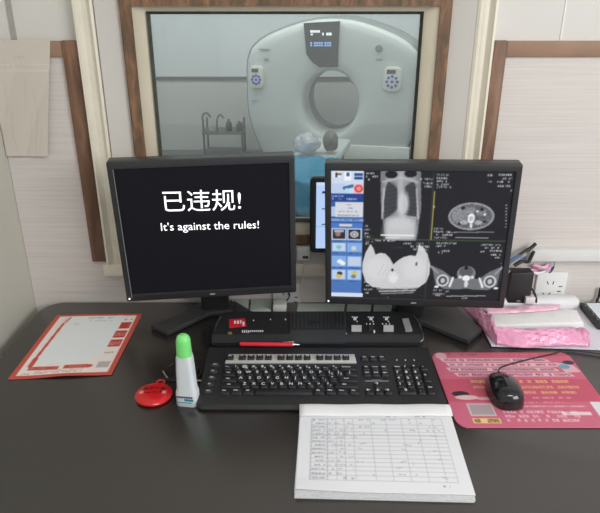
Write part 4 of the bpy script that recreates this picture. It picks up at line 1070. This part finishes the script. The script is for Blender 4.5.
film(strip([L(497,346,.002),L(486,334,.002),L(476,322,.002),L(463,309,.001)],[L(497,331,.020),L(494,322,.022),L(490,315,.022),L(478,308,.006)]), 40, 8, 5, .004, 'pink_film', M_pink)
film(strip([L(488,314,.021),L(520,313,.022),L(545,311,.022),L(558,310,.020)],[L(478,308,.008),L(515,308,.012),L(545,305.5,.014),L(560,306,.010)]), 40, 6, 6, .003, 'pink_film', M_pinkl)
film(strip([L(576,340,.004),L(583,344,.004),L(590,347,.002)],[L(574,330,.019),L(582,328,.018),L(589,333,.010)]), 14, 8, 8, .005, 'pink_film', M_pink)
# folded white paper against the wall
a = on_z(500,309.5,ZS); b = on_z(581,311,ZS)
fp_ = bmesh.new(); x0_,x1_ = a.x,b.x; y0_ = a.y+.004; prof = [(0,0),(-.004,.006),(-.004,.016),(0,.023),(.008,.026),(.030,.026),(.036,.020),(.036,.004),(.03,0)]
loft(fp_, [[(x0_,y0_+p[0],ZS+p[1]) for p in prof],[((x0_+x1_)/2,y0_+p[0],ZS+p[1]-.0008) for p in prof],[(x1_-.006,y0_+p[0],ZS+p[1]-.002) for p in prof],[(x1_,y0_+p[0]*.6+.005,ZS+.003+p[1]*.7) for p in prof]])
o = obj('folded_paper', fp_, M_paper, angle=60); tag(o, 'long folded white paper below the wall socket, behind the pink pack', 'folded paper')
# documents with a black edge strip at the far right
q = [on_z(x,y,ZS) for x,y in ((584,309),(602,330),(640,332),(640,308))]
dc = thing('document_folder', 'stack of bluish white papers with a black edge strip at the right', 'document folder', (q[0].x,q[0].y,ZS))
loc = [(p.x-q[0].x,p.y-q[0].y) for p in q]
bm = bmesh.new()
for k in range(4): prism(bm, [(x+random.uniform(-.0015,.0015),y+random.uniform(-.0015,.0015)) for x,y in loc], .001+k*.004, .0046+k*.004)
obj('papers', bm, mat('bluish_white_paper', rgb(226,234,242), .7, var=.02), dc, smooth=False)
bm = bmesh.new(); a_ = Vector(loc[0]); b_ = Vector(loc[1]); dv = (b_-a_).normalized(); nv_ = Vector((-dv.y,dv.x))*-1
pl = [a_+nv_*.011,b_+nv_*.011,b_-nv_*.002,a_-nv_*.002]
prism(bm, [(p.x,p.y) for p in pl], 0, .0185, .003)
for k in range(9):
    p = a_.lerp(b_,(k+.5)/9)+nv_*(.003+.003*(k%2)); box(bm,p.x-.0016,p.x+.0016,p.y-.0016,p.y+.0016,.018,.0192,mi=1)
obj('edge_strip', bm, [M_blk,M_dot], dc)['label'] = 'speckled black edge strip'
bm = bmesh.new(); q = [on_y(600.5,288,1.404),on_y(599,296,1.404),on_y(596,305,1.400)]; q[-1].z = DZ+.004
tube(bm, catmull(q+[Vector((q[-1].x-.004,q[-1].y-.02,DZ+.0085))],6), .0035, 8)
o = obj('black_cord', bm, M_cable); tag(o, 'black cord hanging down the wall at the right edge', 'cord')

# paper notice on the wall at top left
W_ = Pic(110,150,rgb(214,206,194)); W_.words(.40,.135,.62,.15,rgb(150,146,140),.6); W_.words(.28,.20,.68,.212,rgb(170,166,160),.6); W_.words(.25,.215,.74,.225,rgb(180,176,168),.4)
for _ in range(10): 
    u,v = RNG.uniform(.1,.9),RNG.uniform(.3,.9); W_.line(u,v,u+RNG.uniform(-.1,.1),v+.25,.012,rgb(205,197,186),.6)
W_.blur(2)
a = on_y(50,40,WY-.016); b = on_y(49,156,WY-.010)
def np_(u,v):
    x = XL+.002+u*(a.x+(b.x-a.x)*v-XL-.002); z = a.z+v*(b.z-a.z)
    return x, WY-.0155+np.where(v>.25,(v-.25)*.005,0)-.0025*np.abs(np.sin(5*u+4*v))*(v>.2)-.004*(v>.25)*u*u, z
o = objm('wall_notice', W_.mesh('wall_notice', np_), M_print, angle=80); s = o.modifiers.new('s','SOLIDIFY'); s.thickness = .0004; s.offset = -1
tag(o, 'creased white paper notice taped to the wall at upper left', 'paper notice')

# ------------------------------------------------------------------ light
def area(name, loc, target, sx_, sy_, power, col=(1,1,1), spread=PI):
    l = bpy.data.lights.new(name,'AREA'); l.shape = 'RECTANGLE'; l.size = sx_; l.size_y = sy_; l.energy = power; l.color = col; l.spread = spread
    o = bpy.data.objects.new(name, l); C.objects.link(o); o.location = loc
    o.rotation_euler = (Vector(target)-Vector(loc)).to_track_quat('-Z','Y').to_euler()
    return o
area('daylight_window', (1.75,-.75,1.95), (.25,1.3,.85), 1.3, 1.0, 33, (1,.985,.97))
area('ceiling_lamp', (.5,-.5,2.66), (.5,-.5,0), 1.2, .3, 16, (1,.98,.95))
area('scan_room_lamp', (.4,3.6,2.55), (.4,3.6,0), 3.5, 2.4, 50, (.98,1,.99))
area('scan_room_lamp', (.2,6.4,2.55), (.2,7.2,0), 4.6, 1.6, 100, (.97,1,1))
wd_ = bpy.data.worlds.new('world'); sc.world = wd_; wd_.use_nodes = True
wd_.node_tree.nodes['Background'].inputs[0].default_value = (.9,.95,1,1); wd_.node_tree.nodes['Background'].inputs[1].default_value = .6
sc.view_settings.view_transform = 'Standard'; sc.view_settings.look = 'None'; sc.view_settings.exposure = 0; sc.view_settings.gamma = 1
sc.view_settings.use_curve_mapping = False
